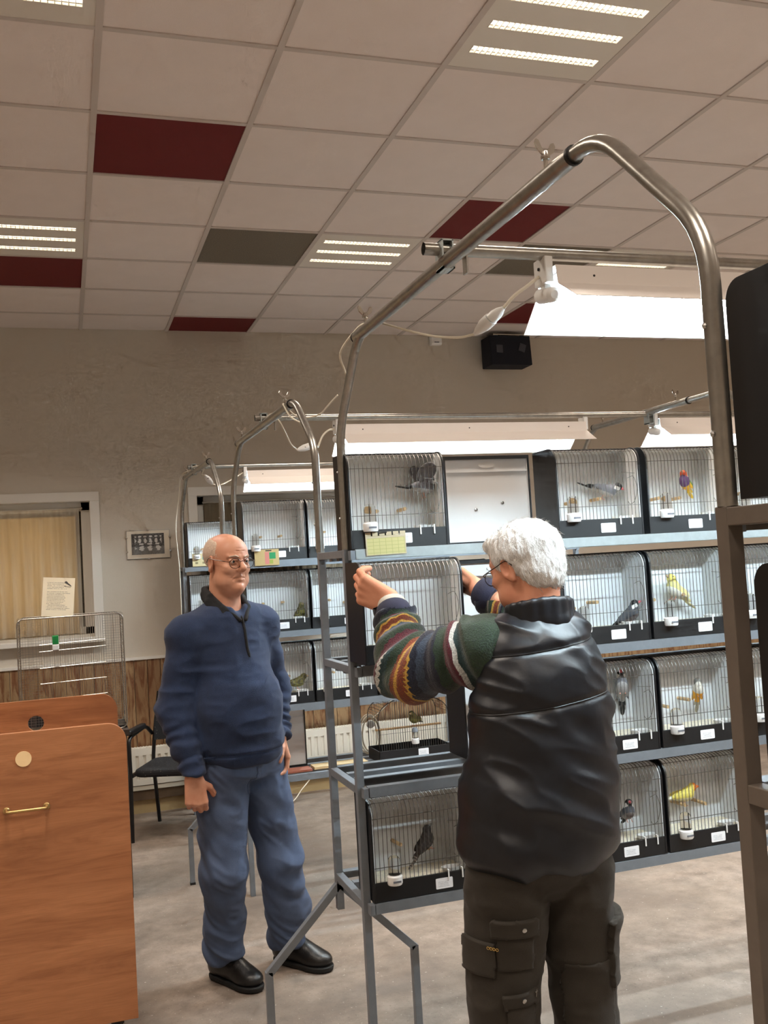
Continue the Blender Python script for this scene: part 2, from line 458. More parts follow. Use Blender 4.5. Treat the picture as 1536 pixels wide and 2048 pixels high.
# radiators
M('radiator_white', (226, 220, 206), .4)
def radiator(x0, x1, z0, z1, label):
    root = thing('radiator', label, 'radiator', ((x0+x1)/2, WY-.07, 0))
    w = (x1-x0)/2; p = MB()
    n = int((x1-x0)/.05); step = (x1-x0-.04)/n
    prof = [(-w, -.045)]
    for k in range(n):
        a = -w+.02+k*step
        prof += [(a+.004, -.045), (a+.010, -.036), (a+.022, -.036), (a+.028, -.045)]
    prof += [(w, -.045), (w, .02), (-w, .02)]
    p.prism(prof, z0+.04, z1-.05, 'z')
    p.box(-w, w, -.045, .02, z1-.05, z1); p.box(-w, w, -.045, .02, z0, z0+.04)
    p.build('front_panel', MATS['radiator_white'], root)
    g = MB()
    for k in range(int((x1-x0)/.02)): g.box(-w+.02*k+.004, -w+.02*k+.012, -.03, .015, z1, z1+.003)
    g.build('top_grille', MATS['radiator_white'], root)
    for s in (-1, 1): MB().box(s*w-.003, s*w+.003, -.048, .024, z0-.002, z1+.002).build('side_cover', MATS['radiator_white'], root)
    MB().tube([(-w+.06, .0, z0), (-w+.06, .0, .19)], .009, 8).build('pipe', MATS['radiator_white'], root)
    return root
radiator(-.75, .78, .2, .455, 'white ribbed radiator behind the black armchair under the window')
radiator(1.58, 3.2, .22, .450, 'white ribbed radiator seen below the rack beside the coiled cable')
# ================================================================== RACKS
RAILS = (1.698, 1.327, .947, .586)      # shelf heights, top row first
def rack(label, X0, X1, Yn, Yf, rows, feet_far=True, top_mat='galv_rail', mids=True, steel='grey_steel', RAILS=RAILS):
    root = thing('display_rack', label, 'rack', ((X0+X1)/2, (Yn+Yf)/2, 0), group='steel cage racks')
    ox, oy = (X0+X1)/2, (Yn+Yf)/2
    S = .025
    def bar(nm, p, q, w=S, h=S, mat=steel, up=(0, 0, 1)):
        return MB().bar((p[0]-ox, p[1]-oy, p[2]), (q[0]-ox, q[1]-oy, q[2]), w, h, up).build(nm, MATS[mat], root, bevel=.0015)
    for X in (X0, X1):
        bar('post', (X, Yn, 0), (X, Yn, 1.70), up=(0, 1, 0))
        bar('post', (X, Yf, .46 if feet_far else 0), (X, Yf, 1.70), up=(0, 1, 0))
        for z in RAILS:
            bar('rung', (X, Yn+S/2, z-.0125), (X, Yf-S/2, z-.0125))
        for s in (-1, 1) if feet_far else ():
            f = MB()
            a, b, c = Vector((X-ox, Yf-oy, .545)), Vector((X+s*.262-ox, Yf-oy, .285)), Vector((X+s*.262-ox, Yf-oy, 0))
            f.bar(a, b, S, S, (0, 1, 0)); f.bar(b+Vector((0, 0, .008)), c, S, S, (0, 1, 0))
            f.build('foot', MATS['grey_steel'], root, bevel=.0015)
            MB().box(b.x-.014, b.x+.014, b.y-.014, b.y+.014, 0, .012).build('foot_cap', MATS['black_plastic'], root)
    for k, z in enumerate(RAILS):
        if k not in rows: continue
        m = top_mat if k == 0 else 'grey_steel'
        ys = [(Yn-.045, Yn-.015, 0), (Yf-.012, Yf+.02, 1)]
        if mids: ys += [(Yn+.095, Yn+.125, 1), (Yn+.19, Yn+.22, 0)]
        for a, b, back in ys:
            prof = [(a-oy, z-.032), (a+.003-oy, z-.032), (a+.003-oy, z-.003), (b-oy, z-.003), (b-oy, z), (a-oy, z)]
            if back: prof = [(b-oy, z-.032), (b-oy, z), (a-oy, z), (a-oy, z-.003), (b-.003-oy, z-.003), (b-.003-oy, z-.032)]
            MB().prism(prof, X0+.016-ox, X1-.016-ox, 'x').build('shelf_rail', MATS[m], root)
            for X in (X0, X1):
                s = 1 if X == X0 else -1
                MB().box(min(X, X+s*.018)-ox, max(X, X+s*.018)-ox, a-oy, b-oy, z-.034, z-.003).build('bracket', MATS['grey_steel'], root)
    return root
R2 = rack('grey steel rack holding the cages the man in the vest is filling', .865, 2.84, 3.04, 3.37, (0, 1, 2, 3))
R1 = rack('grey steel cage rack in the second aisle behind the man in blue', .845, 2.82, 5.06, 5.40, (0, 1, 2, 3), top_mat='grey_steel')
R0 = rack('grey steel cage rack standing against the back wall under the second window', .79, 2.76, 6.92, 7.10, (0, 1, 3), feet_far=False, mids=False, top_mat='grey_steel', RAILS=(1.698, 1.327, .947, .662))
R3 = rack('grey steel rack, coloured as if in warm light, in the right foreground with its end post close to the camera', .865, 2.84, .80, 1.125, (0, 1, 2, 3), top_mat='warm_lit_steel', steel='warm_lit_steel')

# ---------------------------------------------------------------- arches with wing bolts
def wing_bolt(parent, p, rz=0, s=1.0):
    b = MB()
    b.tube([(0, 0, 0), (0, 0, .034*s)], .0042*s, 8); b.lathe([(.008*s, .022*s), (.009*s, .026*s), (.007*s, .036*s), (.003*s, .038*s)], 10)
    o = b.build('wing_bolt', MATS['chrome'], parent, smooth=True, loc=p); o.rotation_euler = (0, 0, rz)
    w = MB()
    for sd in (-1, 1):
        poly = [(sd*.004*s, .028*s), (sd*.012*s, .032*s), (sd*.022*s, .040*s), (sd*.026*s, .050*s), (sd*.022*s, .057*s), (sd*.016*s, .055*s), (sd*.010*s, .044*s), (sd*.004*s, .037*s)]
        w.prism(poly, -.0015*s, .0015*s, 'y')
    w.build('wing', MATS['chrome'], o)
def arch(label, Xa, Xb, Ya, Yb, zt, ja, jb, z0=1.70):
    root = thing('arch_tube', label, 'arch', (Xa, Ya, z0), group='tube arches between racks')
    L = lambda p: (p[0]-Xa, p[1]-Ya, p[2]-z0)
    X = lambda y: Xa+(Xb-Xa)*(y-Ya)/(Yb-Ya)
    r = .0140
    p1 = chamf([(Xa, Ya, z0), (Xa, Ya, 2.085), (X(Ya+.255), Ya+.255, zt), (X(ja+.06), ja+.06, zt)], .075)
    p2 = chamf([(Xb, Yb, z0), (Xb, Yb, 2.085), (X(Yb-.255), Yb-.255, zt), (X(jb-.06), jb-.06, zt)], .075)
    MB().tube([L(p) for p in p1], r, 16).build('bent_tube', MATS['galv'], root, smooth=True)
    MB().tube([L(p) for p in p2], r, 16).build('bent_tube', MATS['galv'], root, smooth=True)
    MB().tube([L((X(ja), ja, zt)), L((X(jb), jb, zt))], .0172, 16).build('sleeve_tube', MATS['galv'], root, smooth=True)
    for j, s in ((ja, 1), (jb, -1)):
        MB().tube([L((X(j-s*.003), j-s*.003, zt)), L((X(j+s*.004), j+s*.004, zt))], .0182, 16).build('joint_ring', MATS['black_metal'], root, smooth=True)
        wing_bolt(root, L((X(j+s*.10), j+s*.10, zt+.012)), .3)
    for Y, Xp in ((Ya, Xa), (Yb, Xb)):
        for z in (1.80, 1.95):
            MB().lathe([(.0045, 0), (.0045, .003), (.002, .005)], 8, L((Xp-.0135, Y, z)), Matrix.Rotation(-PI/2, 3, 'Y')).build('screw_head', MATS['screw'], root)
    return root
arch('long galvanised tube arch nearest the camera, over the man in the vest', .865, .865, 1.125, 3.04, 2.335, 1.465, 2.80)
arch('tube arch behind the man in blue, with a white lead wound round it', .865, .847, 3.38, 5.06, 2.288, 3.70, 4.85)
arch('farthest tube arch, next to the framed photograph on the wall', .835, .79, 5.40, 6.92, 2.300, 5.72, 6.68)
arch('tube arch at the right behind the foreground post, over the far lamp', 2.84, 2.84, 3.38, 5.06, 2.335, 3.92, 4.8)
arch('tube arch beyond the right edge of the picture', 2.84, 2.84, 1.125, 3.04, 2.335, 1.465, 2.80)

# ---------------------------------------------------------------- lamp pipes and lamps
def pipe(label, x0, x1, y, z, clamps):
    root = thing('lamp_pipe', label, 'pipe', (x0, y, z), group='pipes carrying the lamps')
    b = MB(); n = 16; r, ri = .0145, .0120
    b.tube([(0, 0, 0), (x1-x0, 0, 0)], r, n, caps=False); b.tube([(0, 0, 0), (.08, 0, 0)], ri, n, caps=False)
    b.build('tube', MATS['galv'], root, smooth=True)
    MB().tube([(.03, 0, 0), (.031, 0, 0)], ri, n).build('plug', MATS['black_plastic'], root)
    for cx in clamps:
        c = cx-x0
        MB().box(c-.014, c+.016, -.022, .022, -.050, -.046).box(c-.014, c-.010, -.022, .022, -.050, .018).box(c+.012, c+.016, -.022, .022, -.05, .018).box(c-.014, c+.016, -.022, .022, .0155, .019).build('clamp', MATS['galv_rail'], root)
        MB().box(c+.05, c+.054, -.012, .012, -.055, .005).build('clamp_tongue', MATS['galv'], root)
    return root
pipe('galvanised lamp pipe across the aisle above the bright near lamp', .815, 3.1, 2.075, 2.368, (.866, 2.84))
pipe('galvanised lamp pipe across the second aisle, over the long middle lamp', .825, 4.4, 4.26, 2.323, (.862, 2.84))
pipe('galvanised lamp pipe of the farthest aisle, near the framed photograph', .775, 3.0, 6.32, 2.334, (.81,))

def lamp(label, x0, length, y, zt, plugs=True):
    root = thing('fluorescent_lamp', label, 'lamp', (x0, y, zt), group='fluorescent lamps over the aisles')
    prof = [(-.135, -.098), (-.052, -.046), (-.044, 0), (.044, 0), (.052, -.046), (.142, -.124)]
    inner = [(.1405, -.1255), (.0505, -.0475), (.0428, -.0015), (-.0428, -.0015), (-.0505, -.0475), (-.1335, -.0995)]
    MB().prism(prof+inner, .02, length-.02, 'x').build('reflector', MATS['reflector'], root)
    MB().tube([(.03, 0, -.066), (length-.03, 0, -.066)], .0132, 12).build('fluorescent_tube', MATS['tube_light'], root, smooth=True)
    MB().box(.05, length-.05, -.026, .026, -.045, -.003).build('batten', MATS['plastic_white'], root, bevel=.003)
    for s, xx in ((1, 0), (-1, length)):
        MB().box(min(xx, xx+s*.022), max(xx, xx+s*.022), -.030, .030, -.038, .026).build('end_bracket', MATS['plastic_white'], root, bevel=.003)
        hd = MB(); ax = Matrix.Rotation(PI/2, 3, 'Y')
        pts = [(xx+s*(.012), -.03, -.076), (xx+s*.012, .03, -.058)]
        hd.tube([(xx+s*.014, -.042, -.072), (xx+s*.014, -.034, -.070), (xx+s*.014, .028, -.058), (xx+s*.014, .036, -.056)], [.010, .0185, .0185, .010], 12)
        hd.box(xx+s*.014-.008, xx+s*.014+.008, -.012, .012, -.062, -.03)
        hd.build('lamp_holder', MATS['plastic_white'], root, smooth=True)
        MB().lathe([(.004, 0), (.004, .003)], 8, (xx-.0005 if s > 0 else xx, 0, 0), Matrix.Rotation(-PI/2*s, 3, 'Y')).build('screw_head', MATS['black_metal'], root)
    for xx in (.12, length*.5, length-.12):
        MB().lathe([(.003, 0), (.003, .002)], 8, (xx, -.0475, -.025), Matrix.Rotation(PI/2, 3, 'X')).build('rivet', MATS['black_metal'], root)
    for xx in (.02, length-.02):
        h = MB(); h.tube(catmull([(xx, -.018, .018), (xx, -.020, .028), (xx, 0, .044), (xx, .020, .028), (xx, .018, .018)], 6), .0025, 6)
        h.build('hanger', MATS['plastic_white'], root)
    return root
lamp('bright near fluorescent lamp above the man in the vest', 1.115, 1.28, 2.085, 2.334)
lamp('long middle fluorescent lamp hanging over the second aisle', 1.19, 1.29, 4.27, 2.286)
lamp('fluorescent lamp at the right, behind the foreground post', 2.86, 1.28, 4.27, 2.30)
lamp('farthest fluorescent lamp, above the cages by the second window', 1.13, 1.28, 6.33, 2.300)
lamp('fluorescent lamp over the near aisle beyond the right edge', 2.62, 1.28, 2.085, 2.334)

# ---------------------------------------------------------------- show cages
CW, CD, CH, CR = .334, .168, .314, .052
def cage_parts(CR=CR):
    P = {}
    def prof(i):
        a = [(CD-i, i), (i, i)]; r = CR-i*.5
        for k in range(9):
            t = PI-.5*PI*k/8; a.append((i+r+r*math.cos(t), CH-i-r+r*math.sin(t)))
        a.append((CD-i, CH-i)); return a
    h = CW/2
    P['side_panel'] = [MB().prism(prof(0), s*h-s*.006, s*h, 'x').mesh('side_panel', MATS['black_board'], bevel=.001) for s in (-1, 1)]
    P['side_lining'] = [MB().prism(prof(.005), s*(h-.0062), s*(h-.009), 'x').mesh('side_lining', MATS['cage_white']) for s in (-1, 1)]
    P['base'] = MB().box(-h+.006, h-.006, .006, CD, 0, .008).mesh('base', MATS['black_board'])
    P['sand_floor'] = MB().box(-h+.009, h-.009, .009, CD-.016, .0085, .050).mesh('sand_floor', MATS['sand'])
    P['back_panel'] = MB().box(-h+.0065, h-.0065, CD-.016, CD-.010, .008, CH-.006).mesh('back_panel', MATS['cage_white'])
    P['back_frame'] = MB().box(-h+.0065, h-.0065, CD-.010, CD, CH-.012, CH-.0005).mesh('back_frame', MATS['black_board'])
    P['top_panel'] = MB().box(-h+.006, h-.006, CR+.020, CD-.010, CH-.006, CH).mesh('top_panel', MATS['black_board'])
    P['top_lining'] = MB().box(-h+.009, h-.009, CR+.020, CD-.016, CH-.009, CH-.0062).mesh('top_lining', MATS['cage_white'])
    P['front_board'] = MB().box(-h+.006, h-.006, .001, .009, 0, .060).mesh('front_board', MATS['black_rail'], bevel=.001)
    w = MB(); n = 23; y0 = .006
    for k in range(n):
        x = -h+.012+(CW-.024)*k/(n-1)
        pts = [(x, y0, .055), (x, y0, CH-CR)]
        for q in range(1, 6):
            a = PI-.5*PI*q/5; pts.append((x, y0+CR-.003+(CR-.003)*math.cos(a), CH-CR+(CR-.003)*math.sin(a)))
        pts.append((x, CR+.024, CH-.003)); w.tube(pts, .00115, 4, caps=False)
    for z in (.105, CH-CR-.004): w.tube([(-h+.008, y0-.0015, z), (h-.008, y0-.0015, z)], .0013, 4)
    w.tube([(-h+.008, y0+.028, CH-.014), (h-.008, y0+.028, CH-.014)], .0012, 4)
    P['wire_front'] = w.mesh('wire_front', MATS['wire'])
    w = MB()
    w.tube(catmull([(h-.052, y0-.003, .20), (h-.030, y0-.006, .205), (h-.020, y0-.010, .165), (h-.032, y0-.010, .120), (h-.048, y0-.006, .108), (h-.056, y0-.004, .118)], 5), .0011, 4)
    w.tube([(h-.075, y0-.003, .222), (h-.022, y0-.003, .217)], .0011, 4)
    P['door_catch'] = w.mesh('door_catch', MATS['wire'])
    P['perch'] = MB().tube([(0, 0, 0), (0, -.078, 0)], .0062, 10).mesh('perch', MATS['dowel'], smooth=True)
    P['perch_screw'] = MB().lathe([(.006, 0), (.006, .002), (.002, .003)], 10, (0, 0, 0), Matrix.Rotation(-PI/2, 3, 'X')).mesh('perch_screw', MATS['screw'])
    P['drinker'] = MB().lathe([(.0225, 0), (.0245, .004), (.0245, .026), (.0205, .029), (.0205, .031)], 18).mesh('drinker', MATS['plastic_white'], smooth=True)
    P['bottle'] = MB().lathe([(.0190, .030), (.0195, .034), (.0195, .070), (.0180, .080), (.012, .087), (.003, .090)], 18).mesh('bottle', MATS['clear_glass'], smooth=True)
    P['print'] = MB().box(-.013, .013, -.0249, -.0236, .010, .016).mesh('print', MATS['card_ink'])
    P['food_tray'] = MB().lathe([(.030, 0), (.036, .012), (.0345, .012), (.029, .002)], 20, sy=.55).mesh('food_tray', MATS['plastic_white'], smooth=True)
    P['hook'] = MB().box(-.0022, .0022, -.002, .012, .010, .013).box(-.0022, .0022, -.003, -.0005, -.018, .013).mesh('hook', MATS['plastic_white'])
    P['card'] = MB().prism(rrect(-.029, .029, 0, .033, .003, 3), -.0012, 0, 'y').mesh('card', MATS['card_print'])
    P['lit_oval'] = MB().prism([(.032*math.cos(a*PI/12), .0105*math.sin(a*PI/12)) for a in range(24)], 0, .003, 'y').mesh('lit_oval', MATS['plastic_white'])  # white oval plate in place of lamp light showing through a handle hole
    P['back_ledge'] = MB().box(-h+.0065, h-.0065, CD-.010, CD-.006, CH-.058, CH-.052).mesh('back_ledge', MATS['cage_white'])
    return P
M('card_ink', (110, 112, 118), .7)
CP = cage_parts(); CP_A = CP; CP_B = cage_parts(.030)
ncage = 0
def cage(label, x, y, z, rz=0, group=None, drink=True, tray=True, perch=(-.055, .05), card=True, dz=0.0, front=True):
    """x = centre of the cage front, y = front plane, z = base"""
    global ncage; ncage += 1
    root = thing('bird_cage', label, 'bird cage', (x, y, z), rz, group)
    for k in (0, 1):
        link('side_panel', CP['side_panel'][k], root); link('side_lining', CP['side_lining'][k], root)
    for nm in ('base', 'sand_floor', 'back_panel', 'back_frame', 'top_panel', 'top_lining', 'front_board', 'wire_front', 'door_catch'):
        link(nm, CP[nm], root)
    rnd = random.Random(ncage)
    for k, px in enumerate(perch):
        zz = .132+rnd.uniform(-.012, .012)
        o = link('perch', CP['perch'], root, (px, CD-.016, zz)); o.rotation_euler = (rnd.uniform(-.05, .02), 0, rnd.uniform(-.12, .12))
        link('perch_screw', CP['perch_screw'], root, (px, CD-.010, zz))
    if drink:
        d = link('drinker', CP['drinker'], root, (-CW/2+.062+rnd.uniform(-.006, .01), -.004, .046+rnd.uniform(-.004, .01)))
        link('bottle', CP['bottle'], d); link('print', CP['print'], d)
    if tray:
        tx = CW/2-.062+rnd.uniform(-.012, .008)
        f = link('food_tray', CP['food_tray'], root, (tx, .034, .056))
        for s in (-1, 1): link('hook', CP['hook'], f, (s*.024, -.034, 0))
    if card: link('card', CP['card'], root, (.02+rnd.uniform(-.01, .05), 0.0005, .012))
    return root
def cage_back(label, x, yb, z, group):
    """a cage standing with its white back towards the camera; yb = plane of its back"""
    root = cage(label, x, yb+CD, z, PI, group)
    link('back_ledge', CP['back_ledge'], root); link('lit_oval', CP['lit_oval'], root, (.0, CD-.0095, CH-.033))
    return root
G2 = 'cages on the near rack'; G1 = 'cages on the second rack'; G0 = 'cages on the wall rack'
FY = 2.998
Z1, Z2, Z3, Z4 = [z+.0008 for z in RAILS]
h = CW/2
# near rack, top row
cage('black wire fronted cage in the top row, left, with a fluttering grey bird', .870+h, FY, Z1, 0, G2)
cage_back('cage with its white back towards us, top row of the near rack', 1.453, 3.205, Z1, G2)
cage('black wire fronted cage in the top row with a black capped grey bird', 1.614+h, FY, Z1, 0, G2)
cage('black wire fronted cage in the top row with a red headed yellow bellied finch', 1.972+h, FY, Z1, 0, G2, perch=(-.07, .02))
cage('cage in the top row partly hidden by the right foreground post', 2.322+h, FY, Z1, 0, G2)
# second row
held = cage('empty black cage held in both hands by the man in the vest', 1.022, 2.862, 1.342, .01, G2, drink=False, tray=False, perch=(.03,), card=False)
cage_back('cage with its white back towards us, second row beside the held cage', 1.462, 3.205, Z2, G2)
cage('black cage in the second row with a dark grey bird at its lower right', 1.612+h, FY, Z2, 0, G2, perch=(-.08, .01))
cage('black cage in the second row with a pale yellow canary', 1.957+h, FY, Z2, 0, G2, perch=(-.10, .02))
cage('black cage in the second row seen past the right foreground post', 2.303+h, FY, Z2, 0, G2)
# third row
cage_back('cage with its white back towards us in the third row, beside the vest', 1.475, 3.205, Z3, G2)
cage('black cage in the third row with a grey bird clinging to the back', 1.618+h, FY, Z3, 0, G2, perch=(-.09, .0))
cage('black cage in the third row with a yellow bellied bird on its perch', 1.962+h, FY, Z3, 0, G2, perch=(-.09, .01))
cage('black cage in the third row seen past the right foreground post', 2.305+h, FY, Z3, 0, G2)
# bottom row
cage('black cage alone at the left of the bottom row with a dark brown bird', .880+h, FY, Z4, 0, G2, perch=(-.05, .06))
cage('black cage in the bottom row with a dark pink billed bird', 1.615+h, FY, Z4, 0, G2, perch=(-.06,))
cage('black cage at the right of the bottom row with a yellow orange faced bird', 1.960+h, FY, Z4, 0, G2, perch=(-.05, .04))
# second rack
FY1 = 5.018
r1x = [.878+h, 1.222+h, 1.566+h, 1.910+h]
L1 = ['leftmost cage in the top row of the second rack, above the tan card', 'second cage in the top row of the second rack, beside the near post',
      'third cage in the top row of the second rack, behind the near rack', 'fourth cage in the top row of the second rack, behind the near rack']
for k, x in enumerate(r1x): cage(L1[k], x, FY1, Z1, 0, G1)
L1 = ['leftmost cage in the middle row of the second rack with a brown green bird', 'second cage in the middle row of the second rack, behind the near posts',
      'third cage in the middle row of the second rack, behind the held cage', 'fourth cage in the middle row of the second rack, behind the held cage']
for k, x in enumerate(r1x): cage(L1[k], x, FY1, Z2, 0, G1)
L1 = ['leftmost cage in the lower row of the second rack with an olive bird', 'second cage in the lower row of the second rack, behind the near posts',
      'third cage in the lower row of the second rack, under the patterned sleeve', 'fourth cage in the lower row of the second rack, behind the vest']
for k, x in enumerate(r1x): cage(L1[k], x, FY1, Z3, 0, G1)
cage_back('cage with its white back towards us low on the second rack, behind the blue sweater', 1.035, 5.225, Z4, G1)
# wall rack
FY0 = 6.878
for k, (z, nm) in enumerate(((Z1, 'top'), (Z2, 'second'))):
    for q in range(3):
        cage('%s cage in the %s row of the rack against the wall' % (('leftmost', 'middle', 'rightmost')[q], nm), .815+h+.345*q, FY0, z, 0, G0)
# foreground rack
G3 = 'cages on the foreground rack'
CP = CP_B
cage('upper black cage side at the right edge, on the foreground rack', .918+h, 1.165, Z1+.012, PI, G3)
cage('lower black cage side at the right edge, on the foreground rack', .914+h, 1.145, Z2-.022, PI, G3)
CP = CP_A
# ================================================================== SIGNED-DISTANCE MODELLER (organic shapes)
def rotm(axis_y, up=(0, 0, 1)):
    """3x3 numpy rotation whose columns are right, forward(axis_y), up"""
    y = np.array(axis_y, float); y /= np.linalg.norm(y); u = np.array(up, float)
    x = np.cross(y, u); x /= np.linalg.norm(x); z = np.cross(x, y)
    return np.stack([x, y, z], 1)
class SDF:
    def __init__(s, lo, hi, h):
        s.lo = np.array(lo, float); s.h = h
        s.n = np.ceil((np.array(hi)-s.lo)/h).astype(int)+1
        s.d = np.full(s.n, .5, np.float32)
    def _sub(s, lo, hi, m):
        a = np.clip(np.floor((np.minimum(lo, hi)-m-s.lo)/s.h).astype(int), 0, s.n); b = np.clip(np.ceil((np.maximum(lo, hi)+m-s.lo)/s.h).astype(int)+1, 0, s.n)
        sl = tuple(slice(p, q) for p, q in zip(a, b))
        ax = [(s.lo[k]+s.h*np.arange(a[k], b[k])).astype(np.float32) for k in range(3)]
        return sl, ax[0][:, None, None], ax[1][None, :, None], ax[2][None, None, :]
    def _mix(s, sl, e, k, op):
        d = s.d[sl]
        if d.size == 0: return
        if op == 'add':
            hh = np.clip(.5+.5*(d-e)/k, 0, 1); s.d[sl] = d*(1-hh)+e*hh-k*hh*(1-hh)
        else:
            hh = np.clip(.5-.5*(d+e)/k, 0, 1); s.d[sl] = d*(1-hh)-e*hh+k*hh*(1-hh)
    def cap(s, a, b, ra, rb, k=.01, op='add', flat=None):
        a = np.array(a, float); b = np.array(b, float); R = max(ra, rb)
        sl, x, y, z = s._sub(np.minimum(a, b)-R, np.maximum(a, b)+R, k+4*s.h)
        ba = b-a; L = max(ba@ba, 1e-9)
        t = np.clip(((x-a[0])*ba[0]+(y-a[1])*ba[1]+(z-a[2])*ba[2])/L, 0, 1)
        e = np.sqrt((x-a[0]-t*ba[0])**2+(y-a[1]-t*ba[1])**2+(z-a[2]-t*ba[2])**2)-(ra+t*(rb-ra))
        s._mix(sl, e.astype(np.float32), k, op); return s
    def chain(s, pts, rs, k=.01, op='add'):
        for i in range(len(pts)-1): s.cap(pts[i], pts[i+1], rs[i], rs[i+1], k, op)
        return s
    def ell(s, c, r, k=.01, R=None, op='add'):
        c = np.array(c, float); r = np.array(r, float); m = r.max()
        ext = r if R is None else np.abs(R)@r
        sl, x, y, z = s._sub(c-ext, c+ext, k+4*s.h)
        x = x-c[0]; y = y-c[1]; z = z-c[2]
        if R is not None:
            x, y, z = (x*R[0, 0]+y*R[1, 0]+z*R[2, 0], x*R[0, 1]+y*R[1, 1]+z*R[2, 1], x*R[0, 2]+y*R[1, 2]+z*R[2, 2])
        k0 = np.sqrt((x/r[0])**2+(y/r[1])**2+(z/r[2])**2)+1e-6
        k1 = np.sqrt((x/r[0]**2)**2+(y/r[1]**2)**2+(z/r[2]**2)**2)+1e-6
        s._mix(sl, (k0*(k0-1)/k1).astype(np.float32), k, op); return s
    def plane(s, p, n, k=.004):
        """remove everything on the side the normal points to"""
        n = np.array(n, float); n /= np.linalg.norm(n)
        sl, x, y, z = s._sub(s.lo, s.lo+s.h*s.n, 0)
        e = -((x-p[0])*n[0]+(y-p[1])*n[1]+(z-p[2])*n[2])
        s._mix(sl, e.astype(np.float32)+np.zeros_like(s.d), k, 'sub'); return s
    def mesh(s):
        d = s.d; neg = d < 0
        c = np.zeros(tuple(np.array(d.shape)-1), np.int8)
        N = d.shape
        for i in (0, 1):
            for j in (0, 1):
                for k in (0, 1): c += neg[i:N[0]-1+i, j:N[1]-1+j, k:N[2]-1+k]
        act = np.argwhere((c > 0) & (c < 8))
        idx = np.full(c.shape, -1, np.int32); idx[tuple(act.T)] = np.arange(len(act))
        acc = np.zeros((len(act), 3)); cnt = np.zeros(len(act))
        for ax in range(3):
            o1, o2 = [q for q in range(3) if q != ax]
            for i in (0, 1):
                for j in (0, 1):
                    p = act.copy(); p[:, o1] += i; p[:, o2] += j; q = p.copy(); q[:, ax] += 1
                    da = d[tuple(p.T)]; db = d[tuple(q.T)]; m = (da < 0) != (db < 0)
                    t = da[m]/(da[m]-db[m]); pt = p[m].astype(float); pt[:, ax] += t
                    acc[m] += pt; cnt[m] += 1
        V = s.lo+s.h*(acc/cnt[:, None])
        Q = []
        for ax in range(3):
            o1, o2 = (ax+1) % 3, (ax+2) % 3
            sa = [slice(None)]*3; sb = [slice(None)]*3; sa[ax] = slice(0, -1); sb[ax] = slice(1, None)
            A = neg[tuple(sa)]; B = neg[tuple(sb)]
            e = np.argwhere(A != B); ok = np.ones(len(e), bool)
            for o in (o1, o2): ok &= (e[:, o] > 0) & (e[:, o] < N[o]-1)
            e = e[ok]; ins = A[tuple(e.T)]
            def cell(da, db):
                p = e.copy(); p[:, o1] += da; p[:, o2] += db; return idx[tuple(p.T)]
            q = np.stack([cell(-1, -1), cell(0, -1), cell(0, 0), cell(-1, 0)], 1)
            q[~ins] = q[~ins][:, ::-1]; Q.append(q)
        return V, np.concatenate(Q)
def vnormals(V, Q):
    n = np.cross(V[Q[:, 2]]-V[Q[:, 0]], V[Q[:, 3]]-V[Q[:, 1]]); o = np.zeros_like(V)
    for k in range(4): np.add.at(o, Q[:, k], n)
    return o/(np.linalg.norm(o, axis=1, keepdims=True)+1e-12)
def relax(V, Q, it=2, lam=.5):
    for _ in range(it):
        a = np.zeros_like(V); c = np.zeros(len(V))
        for i, j in ((0, 1), (1, 2), (2, 3), (3, 0)):
            np.add.at(a, Q[:, i], V[Q[:, j]]); np.add.at(a, Q[:, j], V[Q[:, i]])
            np.add.at(c, Q[:, i], 1); np.add.at(c, Q[:, j], 1)
        V = V*(1-lam)+lam*a/np.maximum(c, 1)[:, None]
    return V
_rng = np.random.default_rng(3); _tab = _rng.random((32, 32, 32)).astype(np.float32)
def vnoise(P):
    i = np.floor(P).astype(int); f = P-i; f = f*f*(3-2*f); o = 0
    for a in (0, 1):
        for b in (0, 1):
            for c in (0, 1):
                w = (f[:, 0] if a else 1-f[:, 0])*(f[:, 1] if b else 1-f[:, 1])*(f[:, 2] if c else 1-f[:, 2])
                o = o+w*_tab[(i[:, 0]+a) % 32, (i[:, 1]+b) % 32, (i[:, 2]+c) % 32]
    return o*2-1
def np_obj(name, V, Q, mat, parent=None, attrs=None, origin=None):
    V = np.array(V, float)
    if origin is not None: V = V-np.array(origin, float)
    me = bpy.data.meshes.new(name); me.vertices.add(len(V)); me.vertices.foreach_set('co', V.astype(np.float32).ravel())
    me.loops.add(len(Q)*4); me.loops.foreach_set('vertex_index', Q.astype(np.int32).ravel())
    me.polygons.add(len(Q)); me.polygons.foreach_set('loop_start', np.arange(0, len(Q)*4, 4, dtype=np.int32))
    me.polygons.foreach_set('use_smooth', np.ones(len(Q), bool))
    me.update(calc_edges=True); me.validate()
    for an, (kind, data) in (attrs or {}).items():
        if kind == 'col':
            a = me.color_attributes.new(an, 'FLOAT_COLOR', 'POINT'); a.data.foreach_set('color', np.concatenate([data, np.ones((len(data), 1))], 1).astype(np.float32).ravel())
        else:
            a = me.attributes.new(an, 'FLOAT', 'POINT'); a.data.foreach_set('value', np.array(data, np.float32))
    me.materials.append(mat)
    return link(name, me, parent)

